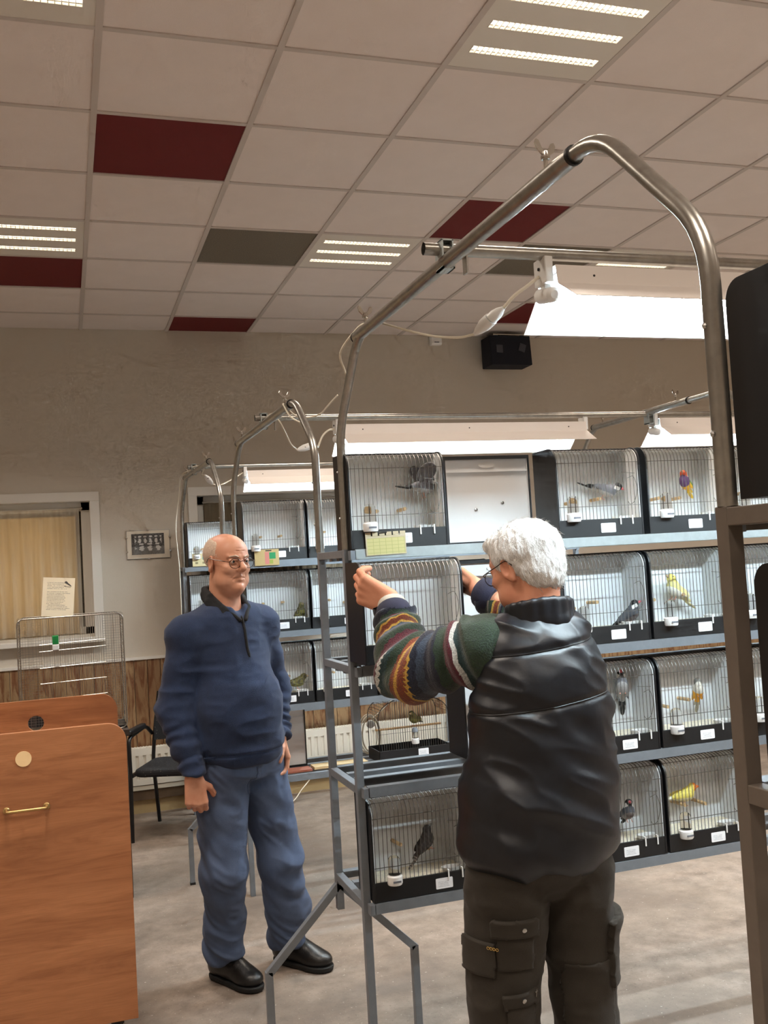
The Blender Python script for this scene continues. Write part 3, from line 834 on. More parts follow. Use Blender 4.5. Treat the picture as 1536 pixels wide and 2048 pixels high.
# ================================================================== BIRDS
def feather_mat():
    t = NT('feathers'); a = t.n('ShaderNodeVertexColor', layer_name='Col')
    v = t.coord('Object', (1, .35, 1)); nz = t.noise(v, 420, 3, .6)
    mul = t.ramp(nz, [(.3, (.8, .8, .8, 1)), (.7, (1.12, 1.12, 1.12, 1))])
    o = t.n('ShaderNodeMix', data_type='RGBA', blend_type='MULTIPLY'); o.inputs[0].default_value = 1
    t.l(a.outputs[0], o.inputs[6]); t.l(mul, o.inputs[7]); t.col(o.outputs[2]); t.rough(.7); t.bump(nz, .3, .001)
feather_mat()
M('leg_pink', (206, 140, 120), .6); M('eye_black', (8, 8, 8), .1)
def bird(label, loc, face, pitch, colour, beak, roll=0, scale=1.0, flap=False, group='show birds'):
    """face: horizontal heading vector; pitch: nose up; colour(P) -> rgb 0..255 array from local coordinates"""
    s = SDF((-.075 if flap else -.034, -.115, -.04), (.075 if flap else .034, .062, .10 if flap else .046), .0016)
    s.cap((0, -.024, -.004), (0, .014, .002), .0155, .0205, .012)
    s.ell((0, .002, -.006), (.0195, .030, .0195), .012)
    s.cap((0, .018, .008), (0, .034, .022), .015, .0135, .010)
    s.ell((0, .036, .0235), (.0128, .0148, .0132), .006)
    s.cap((0, -.035, -.004), (0, -.062, -.010), .010, .0055, .010)
    s.ell((0, -.080, -.014), (.0085, .028, .0032), .005)
    if flap:
        for q in (-1, 1):
            s.ell((q*.036, -.012, .042), (.009, .030, .040), .008, rotm((0, 1, -.2), (q*.75, 0, 1)))
    else:
        for q in (-1, 1):
            s.ell((q*.0165, -.014, .001), (.0055, .033, .0125), .004, rotm((q*-.12, 1, .10)))
            s.ell((q*.008, -.052, -.006), (.004, .020, .005), .003, rotm((q*-.15, 1, .12)))
    V, Q = s.mesh(); V = relax(V, Q, 1, .4)
    C = colour(V); C = np.clip(np.array(C, float), 0, 255)/255.0
    C = np.where(C <= .04045, C/12.92, ((C+.055)/1.055)**2.4)
    root = thing('bird', label, 'bird', loc, group=group)
    f = Vector((face[0], face[1], 0)).normalized(); rz = math.atan2(-f.x, f.y)
    root.rotation_euler = (Matrix.Rotation(rz, 3, 'Z') @ Matrix.Rotation(pitch, 3, 'X') @ Matrix.Rotation(roll, 3, 'Y')).to_euler()
    root.scale = (scale,)*3
    np_obj('body', V, Q, MATS['feathers'], root, {'Col': ('col', C)})
    bm = M('beak_%d_%d_%d' % beak, beak, .35)
    MB().lathe([(.0062, 0), (.0055, .004), (.0032, .010), (.0006, .0145)], 12, (0, .0475, .0225), Matrix.Rotation(-PI/2-.12, 3, 'X')).build('beak', bm, root, smooth=True)
    for q in (-1, 1):
        MB().lathe([(.0001, -.0021), (.0018, -.0012), (.0022, 0), (.0018, .0012), (.0001, .0021)], 10, (q*.0118, .0405, .0265)).build('eye', MATS['eye_black'], root, smooth=True)
        MB().tube([(q*.008, -.004, -.020), (q*.009, -.002, -.034), (q*.009, .006, -.040)], .0013, 6).build('leg', MATS['leg_pink'], root)
    return root
def java(P, body=(118, 118, 122), belly=(168, 148, 142), cheek=True):
    C = np.tile(np.array(body, float), (len(P), 1))
    C[(P[:, 2] < -.011)] = belly
    C[(P[:, 1] < -.050)] = (22, 22, 24)
    hd = (P[:, 1] > .022) & (P[:, 2] > .010)
    C[hd] = (20, 20, 22)
    if cheek: C[hd & (P[:, 2] < .0225) & (np.abs(P[:, 0]) > .0065) & (P[:, 1] < .044)] = (238, 236, 232)
    return C
def gould(P):
    C = np.tile(np.array((92, 140, 58), float), (len(P), 1))
    C[P[:, 2] < -.001] = (238, 186, 40); C[(P[:, 1] > .004) & (P[:, 2] < .014)] = (92, 58, 104)
    hd = (P[:, 1] > .021) & (P[:, 2] > .011); C[hd] = (214, 88, 44); C[hd & (P[:, 1] < .027)] = (225, 220, 208)
    C[P[:, 1] < -.05] = (226, 190, 60); return C
def gould_grey(P):
    C = np.tile(np.array((212, 205, 185), float), (len(P), 1))
    C[P[:, 2] < .001] = (244, 176, 40); C[(P[:, 1] > .006) & (P[:, 2] < .013)] = (226, 220, 206)
    hd = (P[:, 1] > .021) & (P[:, 2] > .011); C[hd] = (120, 118, 112); C[P[:, 1] < -.05] = (180, 172, 150); return C
def canary(P):
    C = np.tile(np.array((236, 224, 150), float), (len(P), 1)); C[P[:, 2] < -.006] = (244, 240, 226)
    C[(P[:, 1] > .02) & (P[:, 2] > .012)] = (238, 222, 120); C[(P[:, 1] < -.03)] = (232, 220, 170); return C
def yellow(P):
    C = np.tile(np.array((238, 220, 110), float), (len(P), 1)); C[P[:, 2] < -.008] = (244, 236, 190)
    C[(P[:, 1] > .036) & (P[:, 2] > .010)] = (236, 130, 40); C[P[:, 1] < -.05] = (240, 236, 214); return C
def olive(P):
    C = np.tile(np.array((112, 104, 52), float), (len(P), 1)); C[P[:, 2] < -.004] = (146, 142, 72)
    st = np.sin(P[:, 0]*900+P[:, 1]*200) > .3; C[st] = C[st]*.62; C[P[:, 1] < -.05] = (60, 54, 36); return C
def brown(P):
    C = np.tile(np.array((54, 46, 42), float), (len(P), 1)); C[P[:, 2] < -.004] = (88, 78, 72)
    st = np.sin(P[:, 1]*520+P[:, 0]*90) > .2; C[st] = C[st]*.7
    C[(P[:, 1] < -.055) & (np.sin(P[:, 1]*700) > 0)] = (150, 140, 130); return C
def greybird(P): return java(P, (122, 122, 128), (176, 172, 170), True)
def darkj(P): return java(P, (72, 74, 80), (120, 112, 110), True)
PINK = (222, 110, 118); HORN = (196, 170, 130); GREYB = (96, 92, 88)
CY = FY+CD
def at_perch(x, y, z): return (x, y, z)
bird('fluttering grey bird with raised wings in the top left cage', (1.160, 3.08, 1.900), (1, .12), -.15, greybird, (60, 58, 58), flap=True)
bird('grey bird with black cap, white cheek and pink bill, top row', (1.862, 3.09, 1.868), (.93, -.36), -.42, greybird, PINK)
bird('red headed yellow bellied finch on a top row perch', (2.190, 3.08, 1.882), (-.80, -.6), .55, gould, (226, 160, 120), scale=.85)
bird('dark grey bird crouching at the lower right of a second row cage', (1.894, 3.05, 1.418), (.80, -.6), .45, darkj, PINK)
bird('pale yellow canary on a perch in the second row', (2.130, 3.10, 1.490), (-.98, -.2), .55, canary, HORN, scale=1.12)
bird('grey bird with white cheek clinging head up inside a third row cage', (1.881, 3.11, 1.155), (-.45, -.9), 1.05, greybird, PINK, scale=1.05)
bird('yellow bellied bird with a grey head on a third row perch', (2.178, 3.08, 1.117), (-.3, -.95), 1.0, gould_grey, (150, 140, 130), scale=.85)
bird('slim dark brown bird perched in the bottom left cage', (1.088, 3.08, .730), (.92, .1), .75, brown, GREYB, scale=.95)
bird('dark bird with a pink bill on a bottom row perch', (1.846, 3.07, .728), (-.25, -.97), .5, darkj, PINK, scale=.95)
bird('yellow bird with an orange face on a bottom row perch', (2.100, 3.10, .750), (.97, -.2), .05, yellow, (230, 120, 60))
bird('streaked brown green bird in the middle row of the second rack', (1.175, 5.09, 1.415), (.15, -1), .5, olive, HORN, scale=1.05)
bird('olive bird on the cage floor in the lower row of the second rack', (1.137, 5.08, 1.055), (1, -.1), .05, olive, HORN, scale=1.05)
bird('olive green bird in the arched wire cage', (1.790, 5.12, .79), (-.7, -.7), .2, olive, HORN, scale=1.05)
# ================================================================== WOODEN TROLLEY
t = NT('beech_board'); v = t.coord('Object', (.55, 1, 4.2), (0, .06, 0))
g = t.noise(v, 3.4, 6, .62, 1.2); g2 = t.noise(t.coord('Object', (6, 6, 240)), 1.4, 3, .6)
c = t.ramp(g, [(.30, lin((142, 90, 57))), (.46, lin((168, 110, 72))), (.62, lin((182, 122, 81))), (.75, lin((156, 102, 66)))])
t.col(t.mix(t.math('MULTIPLY', t.ramp(g2, [(.4, (0, 0, 0, 1)), (.7, (1, 1, 1, 1))]), .28), c, lin((118, 72, 46)))); t.rough(.42)
t.b.inputs['Specular IOR Level'].default_value = .4
M('board_edge', (206, 140, 92), .55); M('cream_plug', (246, 212, 160), .5); M('brass', (190, 158, 104), .3, metal=.85)
CX0 = -.62
trolley = thing('wooden_trolley', 'beech board trolley with two upright panels in the left foreground', 'trolley', (-.2, 3.9, 0))
def panel_hole(x0, x1, z0, z1, r, y0, y1, hole, nm):
    """panel with a rounded top right corner; hole = (cx, cz, r) or None"""
    out = rrect(x0, x1, z0, z1, r, 8, (0, 0, 1, 1))
    b = MB()
    if not hole: return b.prism(out, y0, y1, 'y')
    cx, cz, hr = hole; m = 48; ring = [(cx+hr*math.cos(2*PI*k/m), cz+hr*math.sin(2*PI*k/m)) for k in range(m)]
    def edge(a):     # radial hit on the panel outline
        d = Vector((math.cos(a), math.sin(a))); best = None
        for i in range(len(out)):
            p, q = Vector(out[i]), Vector(out[(i+1) % len(out)]); e = q-p; den = d.x*e.y-d.y*e.x
            if abs(den) < 1e-9: continue
            w = p-Vector((cx, cz)); s = (w.x*e.y-w.y*e.x)/den; u = (w.x*d.y-w.y*d.x)/den
            if s > 0 and -1e-6 <= u <= 1+1e-6 and (best is None or s < best): best = s
        return (cx+d.x*best, cz+d.y*best)
    angs = sorted([2*PI*k/m for k in range(m)]+[math.atan2(p[1]-cz, p[0]-cx) % (2*PI) for p in out])
    ring = [(cx+hr*math.cos(a), cz+hr*math.sin(a)) for a in angs]; outer = [edge(a) for a in angs]; n = len(angs)
    vs = []
    for y in (y0, y1):
        vs += [(p[0], y, p[1]) for p in ring]+[(p[0], y, p[1]) for p in outer]
    fs = []
    for i in range(n):
        j = (i+1) % n
        fs += [(i, j, n+j, n+i), (2*n+i, 3*n+i, 3*n+j, 2*n+j), (i, 2*n+i, 2*n+j, j), (n+i, n+j, 3*n+j, 3*n+i)]
    return b.add(vs, fs)
ty = 3.9; tx = -.2
fp = panel_hole(CX0-tx, .185-tx, .105, 1.138, .065, 3.65-ty, 3.668-ty, None, '').build('front_panel', MATS['beech_board'], trolley, bevel=.0015)
MB().lathe([(.0265, 0), (.0265, .003)], 28, (-.161-tx, 3.65-ty, 1.047), Matrix.Rotation(PI/2, 3, 'X')).build('cream_cap', MATS['cream_plug'], fp)
hnd = MB(); hx0, hx1, hz, hy = -.222-tx, -.092-tx, .878, 3.65-ty
hnd.tube(chamf([(hx0, hy, hz), (hx0, hy-.035, hz), (hx1, hy-.035, hz), (hx1, hy, hz)], .008), .0055, 10)
for q in (hx0, hx1): hnd.lathe([(.012, 0), (.012, .004), (.008, .007)], 14, (q, hy, hz), Matrix.Rotation(PI/2, 3, 'X'))
hnd.build('handle', MATS['brass'], fp, smooth=True)
panel_hole(CX0-tx, .180-tx, .105, 1.188, .065, 4.15-ty, 4.168-ty, (-.132-tx, 1.097, .030), '').build('rear_panel', MATS['beech_board'], trolley)
for z in (.13, .48, .80): MB().box(CX0-tx, .14-tx, 3.669-ty, 4.149-ty, z, z+.018).build('shelf_board', MATS['beech_board'], trolley)
for px_ in (CX0+.06, .115):
    for py_ in (3.70, 4.10):
        c = MB().lathe([(.036, -.012), (.040, -.008), (.040, .008), (.036, .012)], 18, (px_-tx, py_-ty, .041), Matrix.Rotation(PI/2, 3, 'Y')).build('castor', MATS['black_plastic'], trolley, smooth=True)
        MB().box(px_-tx-.022, px_-tx+.022, py_-ty-.02, py_-ty+.02, .085, .13).box(px_-tx-.018, px_-tx-.014, py_-ty-.015, py_-ty+.015, .04, .09).box(px_-tx+.014, px_-tx+.018, py_-ty-.015, py_-ty+.015, .04, .09).build('castor_fork', MATS['black_metal'], c)

# ================================================================== TALL WIRE CAGE ON A TABLE
M('dark_table', (54, 42, 34), .5)
tb = thing('side_table', 'dark low side table hidden behind the trolley under the wire cage', 'table', (0, 5.5, 0))
MB().box(-.30, .285, -.18, .22, .835, .862).build('table_top', MATS['dark_table'], tb)
for a in (-.27, .255):
    for b in (-.15, .19): MB().box(a-.018, a+.018, b-.018, b+.018, 0, .835).build('leg', MATS['dark_table'], tb)
wc = thing('wire_cage', 'tall bare wire cage with rounded corners in front of the window', 'wire cage', (.018, 5.40, .863))
HW, WH, WD = .264, .603, .26
fr = MB()
for y in (0, WD): fr.tube([Vector((p[0], y, p[1])) for p in rrect(-HW, HW, .0, WH, .03, 4)], .0035, 6, closed=True)
for x in (-HW, HW):
    for z in (.03, WH-.03): fr.tube([(x, 0, z), (x, WD, z)], .003, 6)
fr.build('frame', MATS['galv'], wc, smooth=True)
f = MB()
x0c, x1c = -HW+.115, HW-.105
for k in range(31): xx = x0c+(x1c-x0c)*k/30; f.tube([(xx, 0, .05), (xx, 0, WH-.006)], .0011, 4)
for k in range(44):
    z = .02+.575*k/43
    f.tube([(-HW, 0, z), (x0c, 0, z)], .0011, 4); f.tube([(x1c, 0, z), (HW, 0, z)], .0011, 4)
for xx in (-HW+.055, -HW+.07, HW-.05, HW-.06): f.tube([(xx, 0, .02), (xx, 0, WH)], .0013, 4)
f.build('front_mesh', MATS['galv'], wc)
f = MB()
for k in range(44):
    z = .02+.575*k/43; f.tube([(HW, 0, z), (HW, WD, z)], .0013, 4); f.tube([(-HW, 0, z), (-HW, WD, z)], .0011, 4)
f.build('side_mesh', MATS['galv'], wc)
f = MB()
for k in range(40): xx = -HW+2*HW*k/39; f.tube([(xx, WD, .01), (xx, WD, WH-.004)], .0011, 4); f.tube([(xx, .0, WH), (xx, WD, WH)], .0011, 4)
f.build('back_mesh', MATS['galv'], wc)
for z in (.105, .165, .182, .265, .345, .43, .465): MB().tube([(x0c-.01, -.003, z), (x1c+.012, -.003, z+.008)], .0022, 6).build('cross_bar', MATS['galv'], wc)
M('green_plastic', (24, 140, 70), .4)
d = MB().box(-.095, -.062, -.03, -.003, .435, .465).build('drinker', MATS['plastic_white'], wc, bevel=.004)
MB().box(-.094, -.063, -.029, -.004, .466, .510).build('green_cover', MATS['green_plastic'], d, bevel=.003)
MB().box(-.262, .262, .002, WD-.002, 0, .012).build('tray', MATS['black_metal'], wc)
# letter standing on the wire cage
lt = thing('letter', 'cream sheet of paper with typed lines and a small bird picture, on the wire cage', 'paper', (-.047, 5.43, 1.4685))
lt.rotation_euler = (-.12, math.radians(5.0), 0)
MB().box(-.080, .080, 0, .0012, 0, .205).build('sheet', MATS['letter_print'], lt)
M('print_grey', (74, 70, 66), .7); M('print_dark', (34, 32, 30), .7)
bp = MB()
bp.prism([(.028, .182), (.034, .188), (.040, .186), (.046, .178), (.056, .170), (.064, .162), (.062, .160), (.050, .166), (.040, .172), (.032, .176)], -.0006, .0001, 'y')
bp.prism([(.026, .160), (.027, .1615), (.060, .158), (.060, .1565)], -.0006, .0001, 'y')
bp.build('bird_print', MATS['print_grey'], lt)

# ================================================================== FRAMED PHOTOGRAPH
t = NT('team_photo'); tc = t.n('ShaderNodeTexCoord'); sp = t.n('ShaderNodeSeparateXYZ'); t.l(tc.outputs['Generated'], sp.inputs[0]); X_, Z_ = sp.outputs[0], sp.outputs[2]
bgn = t.ramp(t.noise(tc.outputs['Generated'], 16, 4), [(.3, (.015, .015, .015, 1)), (.7, (.16, .15, .14, 1))])
ground = t.ramp(t.noise(tc.outputs['Generated'], 30, 3), [(.3, (.10, .10, .09, 1)), (.7, (.26, .25, .24, 1))])
cc = t.mix(t.math('LESS_THAN', Z_, .38), bgn, ground)
def row(z0, n, ph, sz, cc):
    wob = t.noise(tc.outputs['Generated'], 11, 3); fx = t.math('ADD', t.math('SUBTRACT', t.math('FRACT', t.math('ADD', t.math('MULTIPLY', X_, n), ph)), .5), t.math('MULTIPLY', t.math('SUBTRACT', wob, .5), .9))
    dx = t.math('MULTIPLY', fx, 1.6); dz = t.math('MULTIPLY', t.math('SUBTRACT', Z_, z0), 1/sz)
    r = t.math('ADD', t.math('MULTIPLY', dx, dx), t.math('MULTIPLY', dz, dz))
    ins = t.math('MULTIPLY', t.math('GREATER_THAN', X_, .1), t.math('LESS_THAN', X_, .92))
    return t.mix(t.math('MULTIPLY', t.math('LESS_THAN', r, .20), ins), cc, (.62, .60, .57, 1))
cc = row(.66, 6, 0, .26, cc); cc = row(.86, 6, 0, .10, cc); cc = row(.30, 4, .25, .28, cc); cc = row(.50, 4, .25, .09, cc)
t.col(cc); t.rough(.3)
pf = thing('picture_frame', 'small framed black and white team photograph on the wall', 'picture', (.579, WY, 1.882))
MB().box(-.152, .152, -.010, -.001, -.102, .102).build('backing', MATS['grey_steel'], pf)
M('mat_board', (226, 216, 198), .6)
MB().box(-.150, .150, -.012, -.010, -.100, .100).build('mount', MATS['mat_board'], pf)
MB().box(-.118, .112, -.0128, -.012, -.072, .078).build('photo', MATS['team_photo'], pf)
for (a, b) in ((0, .101), (0, -.101), (-.151, .05), (.151, .05), (-.151, -.05), (.151, -.05)):
    MB().box(a-.007, a+.007, -.015, -.001, b-.004, b+.004).build('clip', MATS['chrome'], pf)

# ================================================================== LOUDSPEAKER AND SENSOR ON THE WALL
M('speaker_cloth', (20, 24, 36), .9, var=.1, scale=80); M('grey_tape', (70, 74, 84), .6)
spk = thing('loudspeaker', 'dark boxy loudspeaker with grey tape patches high on the back wall', 'speaker', (3.45, 7.0, 3.165))
MB().prism([(0, 0), (.19, 0), (.19, .24), (.02, .24)], -.178, .178, 'x').build('cabinet', MATS['speaker_cloth'], spk, bevel=.006)
for a, b, r in ((-.10, .13, .05), (.10, .14, .35)):
    o = MB().box(-.027, .027, -.003, .003, -.032, .032).build('tape', MATS['grey_tape'], spk, loc=(a, .008, b)); o.rotation_euler = (-.08, r, 0)
MB().box(-.13, -.10, .03, .238, .24, .246).box(.10, .13, .03, .238, .24, .246).box(-.13, .13, .225, .241, .19, .262).build('bracket', MATS['grey_steel'], spk)
MB().tube([(-.14, .035, .252), (.14, .035, .252)], .006, 8).build('bracket_bar', MATS['galv'], spk)
sn = thing('motion_sensor', 'small white motion sensor at the top of the back wall', 'sensor', (2.89, WY, 3.362))
MB().prism([(-.055, .015), (-.045, .0), (-.004, 0), (-.004, .072), (-.05, .072)], -.045, .045, 'x').build('housing', MATS['plastic_white'], sn, bevel=.004)
MB().box(-.02, .02, -.057, -.052, .018, .024).build('sensor_window', MATS['grey_tape'], sn)

# ================================================================== BLACK ARMCHAIRS
t = NT('chair_fabric'); vo = t.n('ShaderNodeTexVoronoi'); vo.inputs['Scale'].default_value = 55
t.l(t.coord('Object'), vo.inputs['Vector'])
t.col(t.mix(t.math('LESS_THAN', vo.outputs['Distance'], .16), lin((22, 22, 25)), lin((96, 92, 84)))); t.rough(.9)
def armchair(label, loc, heading):
    root = thing('armchair', label, 'chair', loc, math.atan2(-heading[0], heading[1]), 'black stacking armchairs')
    # local: +y forward, width x
    st = MB().prism(rrect(-.235, .235, -.22, .23, .07, 6), .400, .445, 'z').build('seat', MATS['chair_fabric'], root, bevel=.015)
    b = MB(); n = 12
    vs = []
    for k in range(n+1):
        a = -.23+.46*k/n; yy = -.235-.035*(1-(a/.23)**2)
        for z, o in ((.56, 0), (.70, -.025), (.86, -.05)):
            vs.append((a*(1 if z < .85 else .9), yy+o, z))
    vs2 = [(p[0], p[1]+.035, p[2]) for p in vs]
    fs = []
    for k in range(n):
        for q in range(2):
            i = k*3+q; fs += [(i, i+3, i+4, i+1), (len(vs)+i, len(vs)+i+1, len(vs)+i+4, len(vs)+i+3)]
        for q in (0, 2):
            i = k*3+q; m = len(vs); fs.append((i, i+3, m+i+3, m+i))
    for k in (0, n):
        for q in range(2):
            i = k*3+q; m = len(vs); fs.append((i, i+1, m+i+1, m+i))
    b.add(vs+vs2, fs); b.build('backrest', MATS['chair_fabric'], root, smooth=True)
    for s in (-1, 1):
        MB().tube(chamf([(s*.255, .215, 0), (s*.255, .20, .42), (s*.262, .19, .64), (s*.262, -.14, .665), (s*.252, -.235, .60)], .05), .0125, 10).build('front_leg', MATS['black_metal'], root, smooth=True)
        MB().tube(chamf([(s*.245, -.29, 0), (s*.245, -.21, .42), (s*.240, -.25, .60), (s*.215, -.30, .87)], .06), .0125, 10).build('back_leg', MATS['black_metal'], root, smooth=True)
        MB().prism(rrect(-.022, .022, -.10, .20, .02, 4), .658, .690, 'z').build('arm_pad', MATS['black_plastic'], root, bevel=.008, loc=(s*.262, 0, 0))
        MB().bar((s*.25, .20, .405), (s*.245, -.21, .405), .02, .02).build('side_rail', MATS['black_metal'], root)
    return root
armchair('black upholstered armchair between the trolley and the man in blue', (.655, 6.51, 0), (-.39, -.92))
armchair('black armchair half hidden behind the wire cage and trolley', (-.28, 6.45, 0), (.1, -1))

# ================================================================== CABLES, PLUGS, CARDS, BOARDS
def cord(label, pts, r=.0032, group='white cables'):
    a = Vector(pts[0]); return tag(MB().tube([Vector(p)-a for p in catmull(pts, 7)], r, 7).build('cable', MATS['cable_white'], smooth=True, loc=a), label, 'cable', group)
def plug(label, a, b, c):
    """inline socket from a to b and plug from b to c"""
    a, b, c = Vector(a), Vector(b), Vector(c); root = thing('cable_connector', label, 'plug', a, group='white cable connectors')
    d = (b-a).normalized(); L = (b-a).length; ax = d.to_track_quat('Z', 'Y').to_matrix()
    MB().lathe([(.006, 0), (.012, .012), (.017, L*.45), (.0195, L*.6), (.0195, L)], 14, (0, 0, 0), ax, sy=.8).build('socket', MATS['plastic_white'], root, smooth=True)
    d2 = (c-b).normalized(); ax2 = d2.to_track_quat('Z', 'Y').to_matrix(); L2 = (c-b).length
    MB().lathe([(.018, .001), (.018, L2*.35), (.014, L2*.7), (.006, L2)], 14, b-a, ax2, sy=.75).build('plug', MATS['plastic_white'], root, smooth=True)
    side = Vector((0, -1, 0)); MB().lathe([(.0035, 0), (.0035, .002)], 8, (b-a)*.6+side*.0165, Matrix.Rotation(PI/2, 3, 'X')).build('screw_head', MATS['black_metal'], root)
    return root
cord('white cable wound over the near arch and hanging to the near lamp', [(.879, 2.985, 2.262), (.850, 2.93, 2.318), (.868, 2.79, 2.362), (.880, 2.72, 2.358), (.890, 2.64, 2.340), (.899, 2.5, 2.289), (.931, 2.36, 2.236), (.961, 2.25, 2.205), (.987, 2.2, 2.202)])
plug('white plug and socket hanging beside the near lamp', (.987, 2.2, 2.202), (1.010, 2.15, 2.228), (1.030, 2.118, 2.247))
cord('short white lead into the end of the near lamp', [(1.030, 2.118, 2.247), (1.054, 2.10, 2.274), (1.083, 2.09, 2.294), (1.113, 2.085, 2.316)], .0042)
cord('white lead looped round the arch behind the man in blue', [(1.052, 3.7, 2.323), (1.022, 3.75, 2.288), (1.002, 3.8, 2.264), (.956, 3.85, 2.258), (.900, 3.82, 2.266), (.868, 3.85, 2.312), (.843, 3.74, 2.286), (.850, 3.66, 2.230), (.890, 3.66, 2.209), (.91, 3.7, 2.229)])
cord('white lead from the second arch down to the middle lamp plug', [(.845, 4.1, 2.30), (.866, 4.08, 2.312), (.884, 4.07, 2.288), (.895, 4.06, 2.27), (.926, 4.1, 2.227), (.957, 4.15, 2.19), (.996, 4.2, 2.169)])
plug('white plug and socket beside the middle lamp', (.996, 4.2, 2.169), (1.054, 4.22, 2.187), (1.101, 4.24, 2.186))
cord('curved white lead into the end of the middle lamp', [(1.101, 4.24, 2.186), (1.127, 4.25, 2.237), (1.160, 4.26, 2.264), (1.188, 4.27, 2.270)], .0042)
cord('white lead running down the post of the wall rack', [(.752, 6.9, 1.10), (.756, 6.9, 1.648), (.739, 6.86, 1.96), (.765, 6.8, 2.196), (.775, 6.7, 2.320), (.806, 6.4, 2.324), (.800, 6.2, 2.326), (.845, 6.1, 2.31), (.838, 6.15, 2.27), (.850, 6.1, 2.259)])
plug('white plug and socket hanging beside the farthest arch', (.850, 6.1, 2.259), (.880, 6.13, 2.226), (.900, 6.15, 2.206))
cord('white lead into the end of the farthest lamp', [(.900, 6.15, 2.206), (.956, 6.2, 2.203), (1.035, 6.25, 2.238), (1.128, 6.325, 2.290)], .004)
cord('white cable trailing across the floor in front of the baseboard', [(1.20, 6.6, .004), (1.33, 6.7, .004), (1.46, 6.85, .02), (1.56, 7.0, .06), (1.66, 7.10, .12), (1.70, 7.12, .20)], .004)
# hank of cable on the low shelf of the second rack
hk = thing('cable_coil', 'hank of white cable with a round plug on the low shelf of the second rack', 'cable', (1.585, 5.30, .588))
for k, (a, b, ph) in enumerate(((.060, .105, 0), (.050, .10, .25), (.066, .11, -.3), (.042, .095, .1))):
    pts = [(a*math.cos(2*PI*q/24)+.018*ph, .004*k+.01*math.sin(2*PI*q/24*2), .112+b*math.sin(2*PI*q/24)) for q in range(24)]
    MB().tube(pts, .0034, 6, closed=True).build('loop', MATS['cable_white'], hk, smooth=True)
MB().lathe([(.020, 0), (.024, .008), (.020, .024), (.010, .030)], 16, (.0, -.01, .17), Matrix.Rotation(PI/2, 3, 'X')).build('round_plug', MATS['plastic_white'], hk, smooth=True)
MB().tube(catmull([(.02, 0, .20), (.10, .05, .235), (.20, .09, .30), (.30, .1, .36)], 6), .0034, 6).build('tail', MATS['cable_white'], hk, smooth=True)
# hanging cards
def card_mat(name, base, marks):
    t = NT(name); tc = t.n('ShaderNodeTexCoord'); sp = t.n('ShaderNodeSeparateXYZ'); t.l(tc.outputs['Generated'], sp.inputs[0]); c = lin(base)
    X_, Z_ = sp.outputs[0], sp.outputs[2]
    nz = t.noise(tc.outputs['Generated'], 9, 4); c = t.mix(t.math('MULTIPLY', nz, .35), c, tuple(x*.7 for x in c[:3])+(1,))
    for (x0, x1, z0, z1, col) in marks:
        f = t.math('MULTIPLY', t.math('MULTIPLY', t.math('GREATER_THAN', X_, x0), t.math('LESS_THAN', X_, x1)), t.math('MULTIPLY', t.math('GREATER_THAN', Z_, z0), t.math('LESS_THAN', Z_, z1)))
        c = t.mix(f, c, lin(col))
    t.col(c); t.rough(.8); return t.m
grid = [(.18+.155*k, .19+.155*k, .04, .72, (172, 168, 104)) for k in range(6)]+[(.04, .97, .1+.155*k, .115+.155*k, (172, 168, 104)) for k in range(5)]
card_mat('green_card', (206, 190, 158), [(.03, .97, .03, .74, (206, 196, 136))]+grid)
card_mat('tan_card', (190, 164, 112), [(.42, .60, .08, .85, (196, 122, 110)), (.60, .86, .40, .80, (40, 132, 80)), (.60, .75, .10, .35, (150, 156, 70)), (.45, .70, .88, .96, (60, 50, 44))])
card_mat('blue_card', (206, 192, 150), [(.10, .35, .55, .85, (70, 120, 130)), (.55, .85, .52, .86, (60, 128, 126)), (.15, .3, .2, .35, (130, 120, 90)), (.55, .8, .2, .35, (130, 120, 90))])
cd_ = thing('score_card', 'yellow green squared card hung on the top shelf of the near rack', 'card', (.985, 2.993, 1.676)); cd_.rotation_euler = (0, math.radians(-1), 0)
b = MB(); b.box(-.068, .068, -.0022, -.0010, 0, .062)
for k in range(6): b.box(-.068+.0235*k, -.068+.0235*k+.0185, -.0022, -.0010, .0625, .074)
b.build('sheet', MATS['green_card'], cd_)
MB().tube([(-.022, -.003, .071), (.004, -.003, .072)], .0025, 6).build('pin', MATS['print_dark'], cd_)
cd_ = thing('score_card', 'tan card with a green and a pink patch behind the head in glasses', 'card', (.995, 5.008, 1.672)); MB().box(-.064, .064, -.0022, -.001, 0, .083).build('sheet', MATS['tan_card'], cd_)
cd_ = thing('score_card', 'small pale card with blue patches on the wall rack, left of the head', 'card', (.905, 6.872, 1.70)); MB().box(-.062, .062, -.0022, -.001, 0, .088).build('sheet', MATS['blue_card'], cd_)
# loose boards lying on the low shelf of the second rack
M('plain_board', (206, 176, 130), .6, var=.06, scale=8); M('red_board', (150, 84, 62), .6, var=.08, scale=10)
tag(MB().box(1.205, 1.50, 5.08, 5.17, .587, .600).build('loose_board', MATS['plain_board'], bevel=.001), 'pale wooden board lying on the low shelf of the second rack', 'board')
tag(MB().box(1.00, 1.19, 5.06, 5.15, .587, .598).build('loose_board', MATS['red_board'], bevel=.001), 'short reddish board end beside the hand of the man in blue', 'board')
